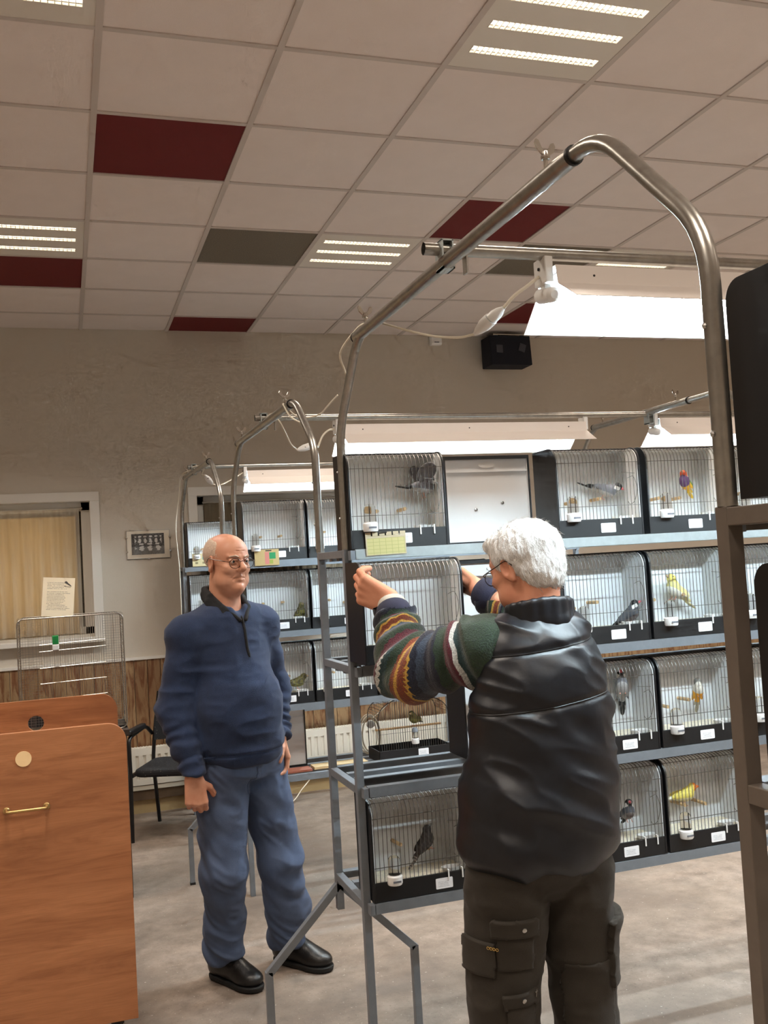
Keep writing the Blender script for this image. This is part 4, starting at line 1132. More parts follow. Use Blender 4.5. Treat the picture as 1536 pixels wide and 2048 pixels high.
# arched wire cage with black tray
sc = thing('arched_cage', 'small arched wire cage with a black tray low on the second rack', 'bird cage', (1.755, 5.03, .587))
MB().box(-.205, .205, 0, .20, 0, .006).box(-.205, .205, 0, .006, 0, .062).box(-.205, .205, .194, .20, 0, .062).box(-.205, -.199, 0, .2, 0, .062).box(.199, .205, 0, .2, 0, .062).build('tray', MATS['black_plastic'], sc, bevel=.002)
def arc(y):
    o = [(-.20, y, .06), (-.20, y, .24)]
    for k in range(1, 12):
        a = PI-PI*k/12; o.append((.20*math.cos(a), y, .24+.10*math.sin(a)))
    return o+[(.20, y, .24), (.20, y, .06)]
f = MB()
for y in (.004, .196): f.tube(arc(y), .0022, 6)
f.build('arch_frame', MATS['black_metal'], sc)
f = MB()
for k in range(1, 30):
    x = -.20+.40*k/30; zt_ = .24+.10*math.sqrt(max(0, 1-(x/.20)**2))
    for y in (.004, .196): f.tube([(x, y, .055), (x, y, zt_)], .0010, 4)
f.tube([(-.2, .002, .15), (.2, .002, .15)], .0012, 4)
f.build('wire_bars', MATS['wire'], sc)
f = MB()
for k in range(25):
    a = PI-PI*k/24; f.tube([(.20*math.cos(a), .004, .24+.10*math.sin(a)), (.20*math.cos(a), .196, .24+.10*math.sin(a))], .0010, 4)
f.build('roof_bars', MATS['wire'], sc)
d = MB().lathe([(.019, 0), (.0205, .004), (.0205, .026), (.017, .029)], 16, (.0, -.006, .085)).build('drinker', MATS['plastic_white'], sc, smooth=True)
MB().lathe([(.016, .03), (.016, .066), (.012, .076), (.004, .08)], 16, (.0, -.006, .085)).build('bottle', MATS['clear_glass'], d, smooth=True)
MB().lathe([(.0165, .062), (.0165, .072), (.012, .084), (.003, .086)], 16, (.0, -.006, .085)).build('cap', MATS['grey_steel'], d, smooth=True)
MB().prism(rrect(-.029, .029, 0, .038, .003, 3), -.0012, 0, 'y').build('card', MATS['card_print'], sc, loc=(.045, -.0003, .016))
for z in (.16,): MB().tube([(-.19, .10, z), (.19, .10, z)], .006, 8).build('perch', MATS['dowel'], sc)
# ================================================================== PEOPLE
def skin_mat(name, c):
    t = NT(name); v = t.coord('Object'); nz = t.noise(v, 22, 4, .6); n2 = t.noise(v, 9, 3)
    c0 = t.ramp(nz, [(.3, lin(c)), (.7, lin((min(255, c[0]+10), c[1]+14, c[2]+14)))])
    t.col(t.mix(t.math('MULTIPLY', t.ramp(n2, [(.5, (0, 0, 0, 1)), (.75, (1, 1, 1, 1))]), .3), c0, lin((c[0]-8, c[1]-34, c[2]-34))))
    t.rough(.48)
    t.bump(t.noise(v, 260, 3), .18, .001)
def cloth_mat(name, c, c2, scale=500, rough=.9, sheen=.3, bump=.5, vs=40):
    t = NT(name); v = t.coord('Object'); f = t.noise(v, scale, 2); g = t.noise(v, vs, 4, .6)
    t.col(t.mix(t.math('MULTIPLY', t.math('ADD', f, g), .5), lin(c), lin(c2))); t.rough(rough)
    t.b.inputs['Sheen Weight'].default_value = sheen; t.bump(f, bump, .0015)
skin_mat('skin_a', (206, 146, 118)); skin_mat('skin_b', (206, 138, 108))
cloth_mat('blue_knit', (20, 30, 54), (42, 60, 94), 420, .95, .08, .8, 30)
cloth_mat('denim', (40, 52, 80), (98, 116, 148), 600, .85, .04, .6, 11)
cloth_mat('black_cotton', (14, 14, 17), (26, 26, 30), 500, .9, 0.0)
cloth_mat('olive_canvas', (30, 26, 20), (48, 41, 31), 600, .8, .05, .5, 16)
cloth_mat('navy_rib', (20, 22, 42), (34, 34, 58), 500, .9, .05)
cloth_mat('shirt_check', (206, 196, 176), (150, 144, 140), 150)
def ring_on(V, c, zs, q, n=72, sel=None):
    """closed polyline on a surface where zs = q, round the centre c"""
    o = []; a = np.arctan2(V[:, 1]-c[1], V[:, 0]-c[0]); m = np.abs(zs-q) < .02
    if sel is not None: m &= sel
    r = np.hypot(V[:, 0]-c[0], V[:, 1]-c[1])
    for k in range(n):
        t_ = -PI+2*PI*k/n; da = np.abs((a-t_+PI) % (2*PI)-PI); w = np.exp(-(da/.06)**2-((zs-q)/.006)**2)*m
        if w.sum() < 1e-6: continue
        p = (V*w[:, None]).sum(0)/w.sum(); o.append(p)
    return o
M('shoe_leather', (20, 19, 19), .36, var=.2, scale=40, bump=.2, bscale=180); M('shoe_sole', (14, 14, 14), .7)
M('lace', (44, 41, 38), .8); M('specs_metal', (46, 34, 28), .3, metal=.7); M('eye_white', (214, 200, 190), .25); M('iris', (58, 62, 66), .15)
t = NT('vest_nylon'); v = t.coord('Object'); t.col(t.ramp(t.noise(v, 30, 3), [(.3, lin((9, 12, 19))), (.7, lin((16, 20, 28)))]))
t.rough(.40); t.b.inputs['Specular IOR Level'].default_value = .5
t.bump(t.noise(v, 26, 4, .5), .12, .006)
def hair_mat(name, c, c2):
    t = NT(name); v = t.coord('Object', (1, 1, .32)); f = t.noise(v, 330, 4, .6, .6)
    t.col(t.ramp(f, [(.3, lin(c2)), (.65, lin(c))])); t.rough(.55); t.bump(f, .9, .004)
hair_mat('hair_white', (250, 249, 247), (222, 218, 212)); hair_mat('hair_thin', (230, 210, 192), (216, 184, 160))
# knitted sweater with rows of coloured bands along the sleeve
t = NT('fair_isle'); at = t.n('ShaderNodeAttribute', attribute_name='band'); an = t.n('ShaderNodeAttribute', attribute_name='turn')
tri = t.math('ABSOLUTE', t.math('SUBTRACT', t.math('FRACT', t.math('MULTIPLY', an.outputs['Fac'], 26)), .5))
b0 = t.math('ADD', at.outputs['Fac'], t.math('MULTIPLY', t.math('SUBTRACT', tri, .25), .020))
NV, GR, MR, WH, OR, YE, SL, TE = lin((24, 28, 48)), lin((38, 58, 38)), lin((88, 22, 38)), lin((206, 208, 204)), lin((134, 62, 28)), lin((204, 160, 66)), lin((58, 70, 88)), lin((36, 64, 66))
stops = [(0, GR), (.05, TE), (.10, WH), (.125, MR), (.19, GR), (.25, NV), (.33, SL), (.37, NV), (.405, YE), (.42, OR), (.455, YE), (.468, OR), (.485, GR), (.53, TE), (.56, WH), (.578, MR), (.64, GR), (.69, NV),
         (.73, SL), (.755, YE), (.77, OR), (.80, YE), (.812, GR), (.85, WH), (.855, MR), (.875, GR), (.900, NV)]
seq = t.ramp(b0, stops, 'CONSTANT')
v = t.coord('Object'); kn = t.noise(v, 240, 3, .6)
t.col(t.mix(t.math('MULTIPLY', t.ramp(kn, [(.42, (0, 0, 0, 1)), (.6, (1, 1, 1, 1))]), .45), seq, lin((26, 32, 40)))); t.rough(.95); t.b.inputs['Sheen Weight'].default_value = .25; t.bump(kn, .9, .003)

def hand(s, wrist, d, side, flip=1, curl=(.5, .8, .5), k=.004, sc=1.0, spread=.0, tuck=False):
    """palm and five fingers; d = wrist to knuckles, side = towards the thumb"""
    w = np.array(wrist, float); d = np.array(d, float); d /= np.linalg.norm(d)
    sd = np.array(side, float); sd -= d*(sd@d); sd /= np.linalg.norm(sd); n = np.cross(d, sd)*flip
    lens = ((.040, .025, .021), (.044, .028, .022), (.041, .026, .021), (.032, .020, .018))
    for j in range(4):
        lat = (.029-.0195*j)*sc
        kn = w+d*(.090-.004*abs(j-1))*sc+sd*lat-n*.002
        s.cap(w+d*.008+sd*lat*.62, kn, .0165*sc, .0122*sc, .012)
        a = 0; p = kn; r = .0098*sc*(1, 1.03, .98, .88)[j]
        for q in range(3):
            a += curl[q]+.05*j*(q == 0); dd = d*math.cos(a)+n*math.sin(a)+sd*spread*(1.5-j)
            dd /= np.linalg.norm(dd); e = p+dd*lens[j][q]*sc
            s.cap(p, e, r, r*.92, .004 if q else .006); p = e; r *= .92
    p = w+d*.022*sc+sd*.022*sc+n*.008
    if tuck: p = w+d*.030*sc+sd*.008*sc+n*.012
    for q, (L, dv, r) in enumerate(((.034, d+.05*sd+.12*n, .0130), (.028, d+.10*n, .0112), (.020, d+.15*n, .0100)) if tuck else ((.038, .55*d+.70*sd+.45*n, .0150), (.032, .80*d+.35*sd+.55*n, .0118), (.025, .90*d+.05*sd+.65*n, .0108))):
        dv = dv/np.linalg.norm(dv); e = p+dv*L*sc; s.cap(p, e, r*sc, r*.85*sc, .010 if q == 0 else .004); p = e
def head(s, c, R, gaunt=0.0, fat=1.0):
    c = np.array(c, float)
    W = lambda x, y, z: c+R@np.array((x, y, z), float)
    E = lambda p, r, k=.012, op='add', rot=None: s.ell(W(*p), r, k, R if rot is None else R@rot, op)
    C_ = lambda a, b, ra, rb, k=.008, op='add': s.cap(W(*a), W(*b), ra, rb, k, op)
    E((0, -.016, .030), (.0765, .097, .080)); E((0, .030, .030), (.066, .062, .066), .02)
    E((0, .026, -.040), (.0635*fat, .064, .078), .025); E((0, .040, -.085), (.047*fat, .044, .036), .022)
    for q in (-1, 1):
        E((q*.040, .060, -.030), (.024, .022, .020), .018); E((q*.044*fat, .034, -.078), (.026, .032, .030), .02)
        C_((q*.010, .088, .018), (q*.046, .072, .020), .0095, .0075, .010)
    C_((0, .078, -.104), (0, .074, -.098), .019, .020, .014)
    C_((0, .084, .016), (0, .110, -.026), .0075, .0120, .009); C_((0, .110, -.026), (0, .102, -.034), .0125, .0105, .006)
    for q in (-1, 1):
        E((q*.0125, .095, -.034), (.0085, .0115, .0080), .005)
        E((q*.032, .094, .001), (.0165, .014, .0115), .010, 'sub'); E((q*.032, .0755, .001), (.0150, .0130, .0130), .003)
        C_((q*.019, .0890, .0070), (q*.045, .0800, .0050), .0054, .0048, .003); C_((q*.020, .0875, -.0075), (q*.044, .079, -.0065), .0035, .0035, .003)
        C_((q*.016, .100, -.034), (q*.034, .080, -.066), .0030, .0022, .006, 'sub')
        C_((q*.022, .089, -.011), (q*.042, .078, -.017), .0018, .0014, .004, 'sub')
        E((q*.0775, -.004, -.008), (.0085, .0205, .0330), .004, rot=rotm((q*.28, 1, -.12))); E((q*.0840, -.001, -.004), (.006, .0115, .0210), .004, 'sub', rotm((q*.28, 1, -.12)))
        E((q*.076, -.010, -.035), (.007, .009, .010), .004)
    for q in (-1, 1):
        C_((0, .0865, -.0590), (q*.025, .0765, -.0660), .0058, .0035, .006); C_((0, .0860, -.0715), (q*.023, .0765, -.0690), .0068, .0035, .006)
        C_((0, .0935, -.0650), (q*.027, .0815, -.0682), .0024, .0020, .0022, 'sub'); C_((q*.027, .0815, -.0682), (q*.031, .078, -.076), .0020, .0012, .004, 'sub')
    C_((-.018, .0905, -.085), (.018, .0905, -.085), .004, .004, .006, 'sub')
    for z in (.042, .052, .062): C_((-.035, .0885, z), (.035, .0885, z), .0015, .0015, .003, 'sub')
    return W
def shell(name, V, Q, N, mask, off, mat, parent, under=.004, origin=None):
    """raised patch of cloth following a surface: all quads whose corners are in mask, lifted by off"""
    q = Q[mask[Q].all(1)]
    if not len(q): return None
    used = np.unique(q); mp = np.full(len(V), -1, int); mp[used] = np.arange(len(used)); q2 = mp[q]
    top = V[used]+N[used]*off; bot = V[used]-N[used]*under; n = len(used)
    ed = {}
    for f in q2:
        for i in range(4):
            a, b = int(f[i]), int(f[(i+1) % 4]); k = (min(a, b), max(a, b)); ed[k] = None if k in ed else (a, b)
    side = [(b, a, a+n, b+n) for v in ed.values() if v for a, b in (v,)]
    VV = np.concatenate([top, bot]); QQ = np.concatenate([q2, np.array(side, int).reshape(-1, 4)])
    return np_obj(name, VV, QQ, mat, parent, origin=origin)
def frame(F):
    F = np.array((F[0], F[1], 0.0)); F /= np.linalg.norm(F); return F, np.array((F[1], -F[0], 0.0))   # forward, person's right
def spectacles(parent, W, lens_r, drop, mat, origin, name='spectacles'):
    o = np.array(origin); P = lambda x, y, z: Vector((W(x, y, z)-o).tolist())
    b = MB(); yo = .101
    rims = []
    for q in (-1, 1):
        ring = []
        for k in range(24):
            a = 2*PI*k/24; x = q*.033+lens_r*math.cos(a)*1.08; z = -.002-drop+lens_r*.80*math.sin(a)
            ring.append(P(x, yo-.10*max(0, abs(x)-.03), z))
        rims.append(ring); b.tube(ring, .0012, 6, closed=True)
    b.tube([P(-.033+lens_r, yo, .004-drop), P(0, yo+.004, .008-drop), P(.033-lens_r, yo, .004-drop)], .0013, 6)
    for q in (-1, 1):
        b.tube(catmull([P(q*(.033+lens_r*1.05), yo-.004, .004-drop), P(q*.076, yo-.018, .008-drop), P(q*.083, .03, .010-drop*.4), P(q*.085, -.008, .012), P(q*.082, -.026, -.004)], 5), .0013, 6)
    g = b.build(name, mat, parent, smooth=True)
    for ring in rims:
        m = MB(); m.add([p for p in ring]+[sum(ring, Vector())/24], [(k, (k+1) % 24, 24) for k in range(24)]); m.build('lens', MATS['lens_glass'], g, smooth=True)
    return g
t = NT('lens_glass'); tb = t.n('ShaderNodeBsdfTransparent'); gl = t.n('ShaderNodeBsdfGlossy'); mx = t.n('ShaderNodeMixShader'); fz = t.n('ShaderNodeFresnel'); fz.inputs[0].default_value = 1.35
tb.inputs[0].default_value = (.93, .94, .93, 1); gl.inputs['Roughness'].default_value = .05
t.l(fz.outputs[0], mx.inputs[0]); t.l(tb.outputs[0], mx.inputs[1]); t.l(gl.outputs[0], mx.inputs[2]); t.l(mx.outputs[0], t.out.inputs[0])
def eyes(parent, W, R, origin, look=(0, 1, 0)):
    for q in (-1, 1):
        c = W(q*.032, .0765, .001)-np.array(origin)
        e = MB(); n = 14; vs = []; fs = []
        e.lathe([(.0132*math.sin(PI*k/10)+1e-5, -.0132*math.cos(PI*k/10)) for k in range(11)], 16, c).build('eye', MATS['eye_white'], parent, smooth=True)
        f = Vector((R@np.array(look)).tolist()).normalized(); ax = f.to_track_quat('Z', 'Y').to_matrix()
        MB().lathe([(.0058, .0122), (.0050, .0130), (.0025, .0136), (1e-4, .0138)], 14, c, ax).build('iris', MATS['iris'], parent, smooth=True)
def folds(V, N, *layers):
    """cloth folds: layers of (direction scale xyz, amplitude, ridge)"""
    d = np.zeros(len(V))
    for (sx, sy, sz, amp, ridge) in layers:
        n = vnoise(V*np.array((sx, sy, sz))+17.3)
        d += amp*((1-2*np.abs(n))*.8 if ridge else n)
    return V+N*d[:, None]
def shoe(parent, heel, direc, origin, L=.30):
    d = np.array((direc[0], direc[1], 0.)); d /= np.linalg.norm(d); r = np.array((d[1], -d[0], 0.)); h = np.array((heel[0], heel[1], 0.)); R = np.stack([r, d, (0, 0, 1)], 1)
    s = SDF(h-np.array((.36, .36, .01)), h+np.array((.36, .36, .17)), .004)
    P = lambda x, y, z: h+R@np.array((x, y, z), float)
    s.cap(P(0, .055, .060), P(0, .20, .048), .045, .044, .02); s.ell(P(0, .225, .042), (.050, .070, .036), .02, R); s.ell(P(0, .045, .055), (.037, .046, .05), .02, R)
    s.cap(P(0, .075, .09), P(0, .065, .125), .047, .049, .02); s.cap(P(0, .10, .10), P(0, .17, .066), .040, .038, .02)
    s.plane(P(0, 0, .018), (0, 0, -1)); s.plane(P(0, 0, .132), (0, 0, 1))
    V, Q = s.mesh(); o = np_obj('shoe', V, Q, MATS['shoe_leather'], parent, origin=origin)
    s = SDF(h-np.array((.36, .36, .01)), h+np.array((.36, .36, .06)), .004)
    s.cap(P(0, .048, .02), P(0, .20, .02), .043, .050, .01); s.ell(P(.002, .225, .02), (.053, .076, .05), .01, R)
    s.plane(P(0, 0, .002), (0, 0, -1), .002); s.plane(P(0, 0, .024), (0, 0, 1), .002)
    V, Q = s.mesh(); np_obj('sole', V, Q, MATS['shoe_sole'], o)
    o.children[-1].data.transform(Matrix.Translation(-Vector(origin)))
    lc = MB()
    for k in range(4):
        y = .120+.020*k; z = .126-.0100*k
        lc.tube(catmull([P(-.026, y, z-.012), P(0, y+.008, z+.002), P(.026, y, z-.012)], 4), .0022, 5)
    lc.tube(catmull([P(.0, .115, .130), P(.03, .135, .136), P(.055, .13, .112)], 4), .0022, 5); lc.tube(catmull([P(.0, .115, .130), P(-.028, .14, .134), P(-.050, .13, .108)], 4), .0022, 5)
    lc.v = [tuple(Vector(p)-Vector(origin)) for p in lc.v]; lc.build('laces', MATS['lace'], o)
    return o

def tufts(name, V, Q, count, dn, mat, parent, O, seed, len0=.010, len1=.012, wob=.22):
    N = vnormals(V, Q); rg = np.random.default_rng(seed); b = MB()
    for i in rg.choice(len(V), count, replace=False):
        n = N[i]; g = dn-n*(dn@n); L = len0+len1*rg.random(); e = np.cross(n, g); e = e/(np.linalg.norm(e)+1e-6)*.0007
        g = g/(np.linalg.norm(g)+1e-6)+wob*rg.normal(size=3); p = V[i]-n*.001; tip = p+g*L+n*(.002+.003*rg.random()); md = p+g*L*.5+n*.003
        b.add([p-e, p+e, md+e*.8, md-e*.8, tip], [(0, 1, 2, 3), (3, 2, 4)])
    b.v = [tuple(np.array(p)-np.array(O)) for p in b.v]; tag(b.build(name, mat, parent), kind='stuff')

# ---------------------------------------------------------------- man in the blue sweater
def man_blue():
    O = (.66, 4.05, 0.0)
    F, RT = frame((.47, -.88)); Rb = np.stack([RT, F, (0, 0, 1)], 1)
    FH, RH = frame((.45, -.89)); tilt = -.06
    fh = FH*math.cos(tilt)+np.array((0, 0, math.sin(tilt))); Rh = rotm(fh)
    Hc = np.array((.628, 3.985, 1.695))
    shR, shL, elR, elL = (.444, 3.925, 1.415), (.768, 4.09, 1.425), (.386, 3.945, 1.124), (.826, 4.16, 1.143)
    wrR, wrL = (.440, 3.855, .868), (.818, 4.055, .955)
    hipR, hipL, knR, knL, anR, anL = (.560, 3.985, .87), (.730, 4.075, .87), (.551, 3.975, .474), (.797, 4.045, .458), (.549, 4.09, .095), (.830, 4.13, .095)
    mid = np.array((.612, 4.005, 0))
    s = SDF((.29, 3.72, 0), (.95, 4.30, 1.83), .003)
    W = head(s, Hc, Rh, fat=1.06)
    s.cap(W(0, -.022, -.075), mid+(0, 0, 1.46), .060, .068, .03); s.ell(W(0, .035, -.112), (.044, .040, .026), .025, Rh)
    s.ell(mid+(0, 0, 1.30), (.165, .10, .19), .05, Rb); s.ell(mid+F*.04+(.02, 0, 1.08), (.16, .13, .19), .06, Rb); s.ell((.64, 4.02, .92), (.15, .11, .11), .05, Rb)
    for sh, el, wr in ((shR, elR, wrR), (shL, elL, wrL)):
        s.chain([mid+(0, 0, 1.44), sh, el, wr], [.06, .058, .046, .029], .03)
    for hp, kn, an in ((hipR, knR, anR), (hipL, knL, anL)):
        s.chain([hp, kn, an], [.085, .058, .040], .03); s.cap(an, np.array(an)+F*.03+(0, 0, -.045), .034, .026, .02)
    hand(s, wrR, (.06, -.02, -1), (.98, -.15, 0), -1, (.75, 1.25, .9), sc=1.08)
    hand(s, wrL, (.16, -.10, -1), (.35, -.93, 0), 1, (.35, .55, .5))
    V, Q = s.mesh(); V = relax(V, Q, 1, .35)
    root = np_obj('person', V, Q, MATS['skin_a'], origin=O); root.location = O
    tag(root, 'balding man in glasses, navy sweater and jeans standing with arms hanging, looking right', 'person')
    eyes(root, W, Rh, O); spectacles(root, W, .0245, .005, MATS['specs_metal'], O)
    # eyebrows
    for q in (-1, 1):
        b = MB(); b.tube([Vector((W(q*x, y, z)-np.array(O)).tolist()) for x, y, z in ((.014, .0975, .0185), (.028, .095, .0235), (.048, .080, .0205))], [.0028, .0036, .0018], 6); b.build('eyebrow', MATS['hair_thin'], root, smooth=True)
    # thin hair round the back and sides
    s = SDF(Hc-.13, Hc+.14, .003)
    s.ell(W(0, -.018, .030), (.0800, .1005, .0825), .01, Rh)
    s.plane(W(0, .034, .03), Rh@np.array((0, 1, .30)), .006); s.plane(W(0, 0, -.045), Rh@np.array((0, -.25, -1)), .01)
    s.ell(W(0, .02, .115), (.062, .090, .060), .02, Rh, 'sub')
    for q in (-1, 1): s.ell(W(q*.08, .004, -.012), (.016, .024, .036), .008, Rh, 'sub')
    V, Q = s.mesh(); N = vnormals(V, Q); V = V+N*(.0010*vnoise(V*np.array((120, 120, 40))))[:, None]
    np_obj('hair', V, Q, MATS['hair_thin'], root, origin=O)
    tufts('hair_tufts', V, Q, 1500, Rh@np.array((0, -.8, -.5)), MATS['hair_thin'], root, O, 8, .010, .014, .18)
    # sweater
    s = SDF((.26, 3.70, .82), (.98, 4.32, 1.60), .006)
    s.ell(mid+(0, 0, 1.33), (.186, .128, .19), .05, Rb); s.ell(mid+(0, -.0, 1.43), (.165, .095, .085), .05, Rb)
    s.ell(mid+F*.050+(.006, 0, 1.10), (.186, .160, .215), .07, Rb); s.ell(mid+F*.03+(.025, 0, .95), (.178, .150, .11), .05, Rb)
    for sh, el, wr in ((shR, elR, wrR), (shL, elL, wrL)):
        w2 = np.array(wr)+(np.array(el)-np.array(wr))*.04
        s.chain([mid+(0, 0, 1.470), sh, el, w2], [.078, .070, .064, .047], .045)
    s.plane((0, 0, .885), (0, 0, -1), .006)
    for el, wr in ((elR, wrR), (elL, wrL)):
        n = np.array(wr)-np.array(el); n /= np.linalg.norm(n); sl = s.d
        c = np.array(wr)
        s.ell(c+n*.055, (.075, .075, .062), .004, rotm(np.cross(n, (0, 1, 0)), n), 'sub')
    s.ell(mid+F*.030+(0, 0, 1.585), (.080, .092, .105), .012, Rb, 'sub'); s.cap(mid+F*.09+(0, 0, 1.54), mid+F*.16+(0, 0, 1.455), .046, .014, .01, 'sub')
    V, Q = s.mesh(); N = vnormals(V, Q)
    loc = (V-mid); arm = (np.abs(loc@RT) > .20)
    V = folds(V, N, (7, 7, 16, .006, True), (18, 18, 30, .0022, True)); N = vnormals(V, Q)
    for el, wr in ((elR, wrR), (elL, wrL)):
        a = np.array(el); b = np.array(wr); tt = ((V-a)@(b-a))/((b-a)@(b-a)); dist = np.linalg.norm(V-a-np.clip(tt, -.4, 1.1)[:, None]*(b-a), axis=1)
        m = (dist < .11) & (np.abs(loc@RT) > .19); V[m] += N[m]*(.0045*np.sin(tt[m]*34+3*vnoise(V[m]*14))*np.clip(tt[m]*1.2+.3, 0, 1))[:, None]
    hm = np.clip((.94-V[:, 2])/.012, 0, 1)*(np.abs(loc@RT) < .22); V = V-N*(.006*np.exp(-((V[:, 2]-.938)/.008)**2)*(np.abs(loc@RT) < .22))[:, None]
    for el, wr in ((elR, wrR), (elL, wrL)):
        a = np.array(el); b = np.array(wr); tt = ((V-a)@(b-a))/((b-a)@(b-a)); dist = np.linalg.norm(V-a-tt[:, None]*(b-a), axis=1)
        m = (dist < .085) & (tt > .5); V[m] -= N[m]*(.006*np.exp(-((tt[m]-.74)/.025)**2))[:, None]
    N = vnormals(V, Q)
    sw = np_obj('sweater', V, Q, MATS['blue_knit'], root, origin=O)
    lat = (V-mid)@RT; fw = (V-mid)@F
    zz = np.arange(1.47, 1.30, -.01); pts = []
    for z0 in zz:
        w = np.exp(-(lat/.012)**2-((V[:, 2]-z0)/.008)**2)*(fw > .03)
        if w.sum() > 1e-4: pts.append(Vector(((V*w[:, None]).sum(0)/w.sum()+F*.002-np.array(O)).tolist()))
    MB().tube(pts, [.0035]+[.006]*(len(pts)-2)+[.003], 8).build('placket', MATS['black_cotton'], sw, smooth=True)
    for z0 in (.938,):
        hp = [Vector((p-np.array(O)).tolist()) for p in ring_on(V, mid+F*.03, V[:, 2], z0, 72, np.abs(lat) < .225)]
        MB().tube(hp, .0016, 5, closed=True).build('hem_seam', MATS['blue_knit'], sw, smooth=True)
    # black shirt collar
    s = SDF(mid+(-.16, -.16, 1.38), mid+(.16, .16, 1.62), .004)
    ring = [(0, -.074, 1.592), (.058, -.052, 1.584), (.076, .008, 1.556), (.060, .070, 1.506), (.014, .116, 1.456)]
    for q in (-1, 1):
        pts = [mid+RT*q*x+F*y+np.array((0, 0, z)) for x, y, z in ring]
        s.chain(pts, [.0125, .0125, .0125, .0125, .008], .006)
        s.chain([p+RT*q*.008+F*.004+np.array((0, 0, -.020)) for p in pts[:4]], [.0115, .012, .0135, .013], .010)
        s.chain([p+RT*q*.014+F*.008+np.array((0, 0, -.036)) for p in pts[1:4]], [.009, .010, .012], .010)
    V, Q = s.mesh(); np_obj('shirt_collar', V, Q, MATS['black_cotton'], root, origin=O)
    # white undershirt
    b = SDF(mid+F*.06+(-.08, -.08, 1.36), mid+F*.06+(.08, .08, 1.50), .004); b.ell(mid+F*.060+(0, 0, 1.415), (.034, .026, .045), .01, Rb); V, Q = b.mesh(); np_obj('undershirt', V, Q, MATS['plastic_white'], root, origin=O)
    # jeans
    s = SDF((.34, 3.72, .04), (1.0, 4.34, 1.0), .006)
    s.ell(mid+F*.02+(.028, .012, .91), (.170, .140, .11), .05, Rb)
    for hp, kn, an in ((hipR, knR, anR), (hipL, knL, anL)):
        hp, kn, an = map(np.array, (hp, kn, an)); s.chain([hp+(0, 0, -.03), kn, an+(0, 0, -.03)], [.104, .082, .064], .035)
        s.ell(an+F*.02+(0, 0, .16), (.074, .078, .07), .03, Rb)
    s.plane((0, 0, .092), (0, 0, -1), .004)
    s.plane((0, 0, .965), (0, 0, 1), .006)
    V, Q = s.mesh(); N = vnormals(V, Q); zz = V[:, 2]
    dg = V.copy(); dg[:, 2] += .7*(V[:, 0]-V[:, 1]); V = V+N*(.010*(1-2*np.abs(vnoise(dg*np.array((7, 7, 9))+2.2)))+.004*(1-2*np.abs(vnoise(dg*np.array((19, 19, 24))+5))))[:, None]
    V = V+vnormals(V, Q)*(.012*(1-2*np.abs(vnoise(dg*np.array((6, 6, 22))+8)))*np.clip((.42-zz)/.3, 0, 1))[:, None]; V = relax(V, Q, 2, .4)
    N = vnormals(V, Q); jn = np_obj('jeans', V, Q, MATS['denim'], root, origin=O)
    lat = (V-mid)@RT; fw = (V-mid)@F
    shell('fly', V, Q, N, (np.abs(lat+.02) < .012) & (fw > .02) & (zz > .76) & (zz < .90), .0025, MATS['denim'], jn, origin=O)
    shoe(root, (.510, 4.165), (.52, -.85), O, .30); shoe(root, (.780, 4.205), (.64, -.77), O, .29)
    return root
man_blue()

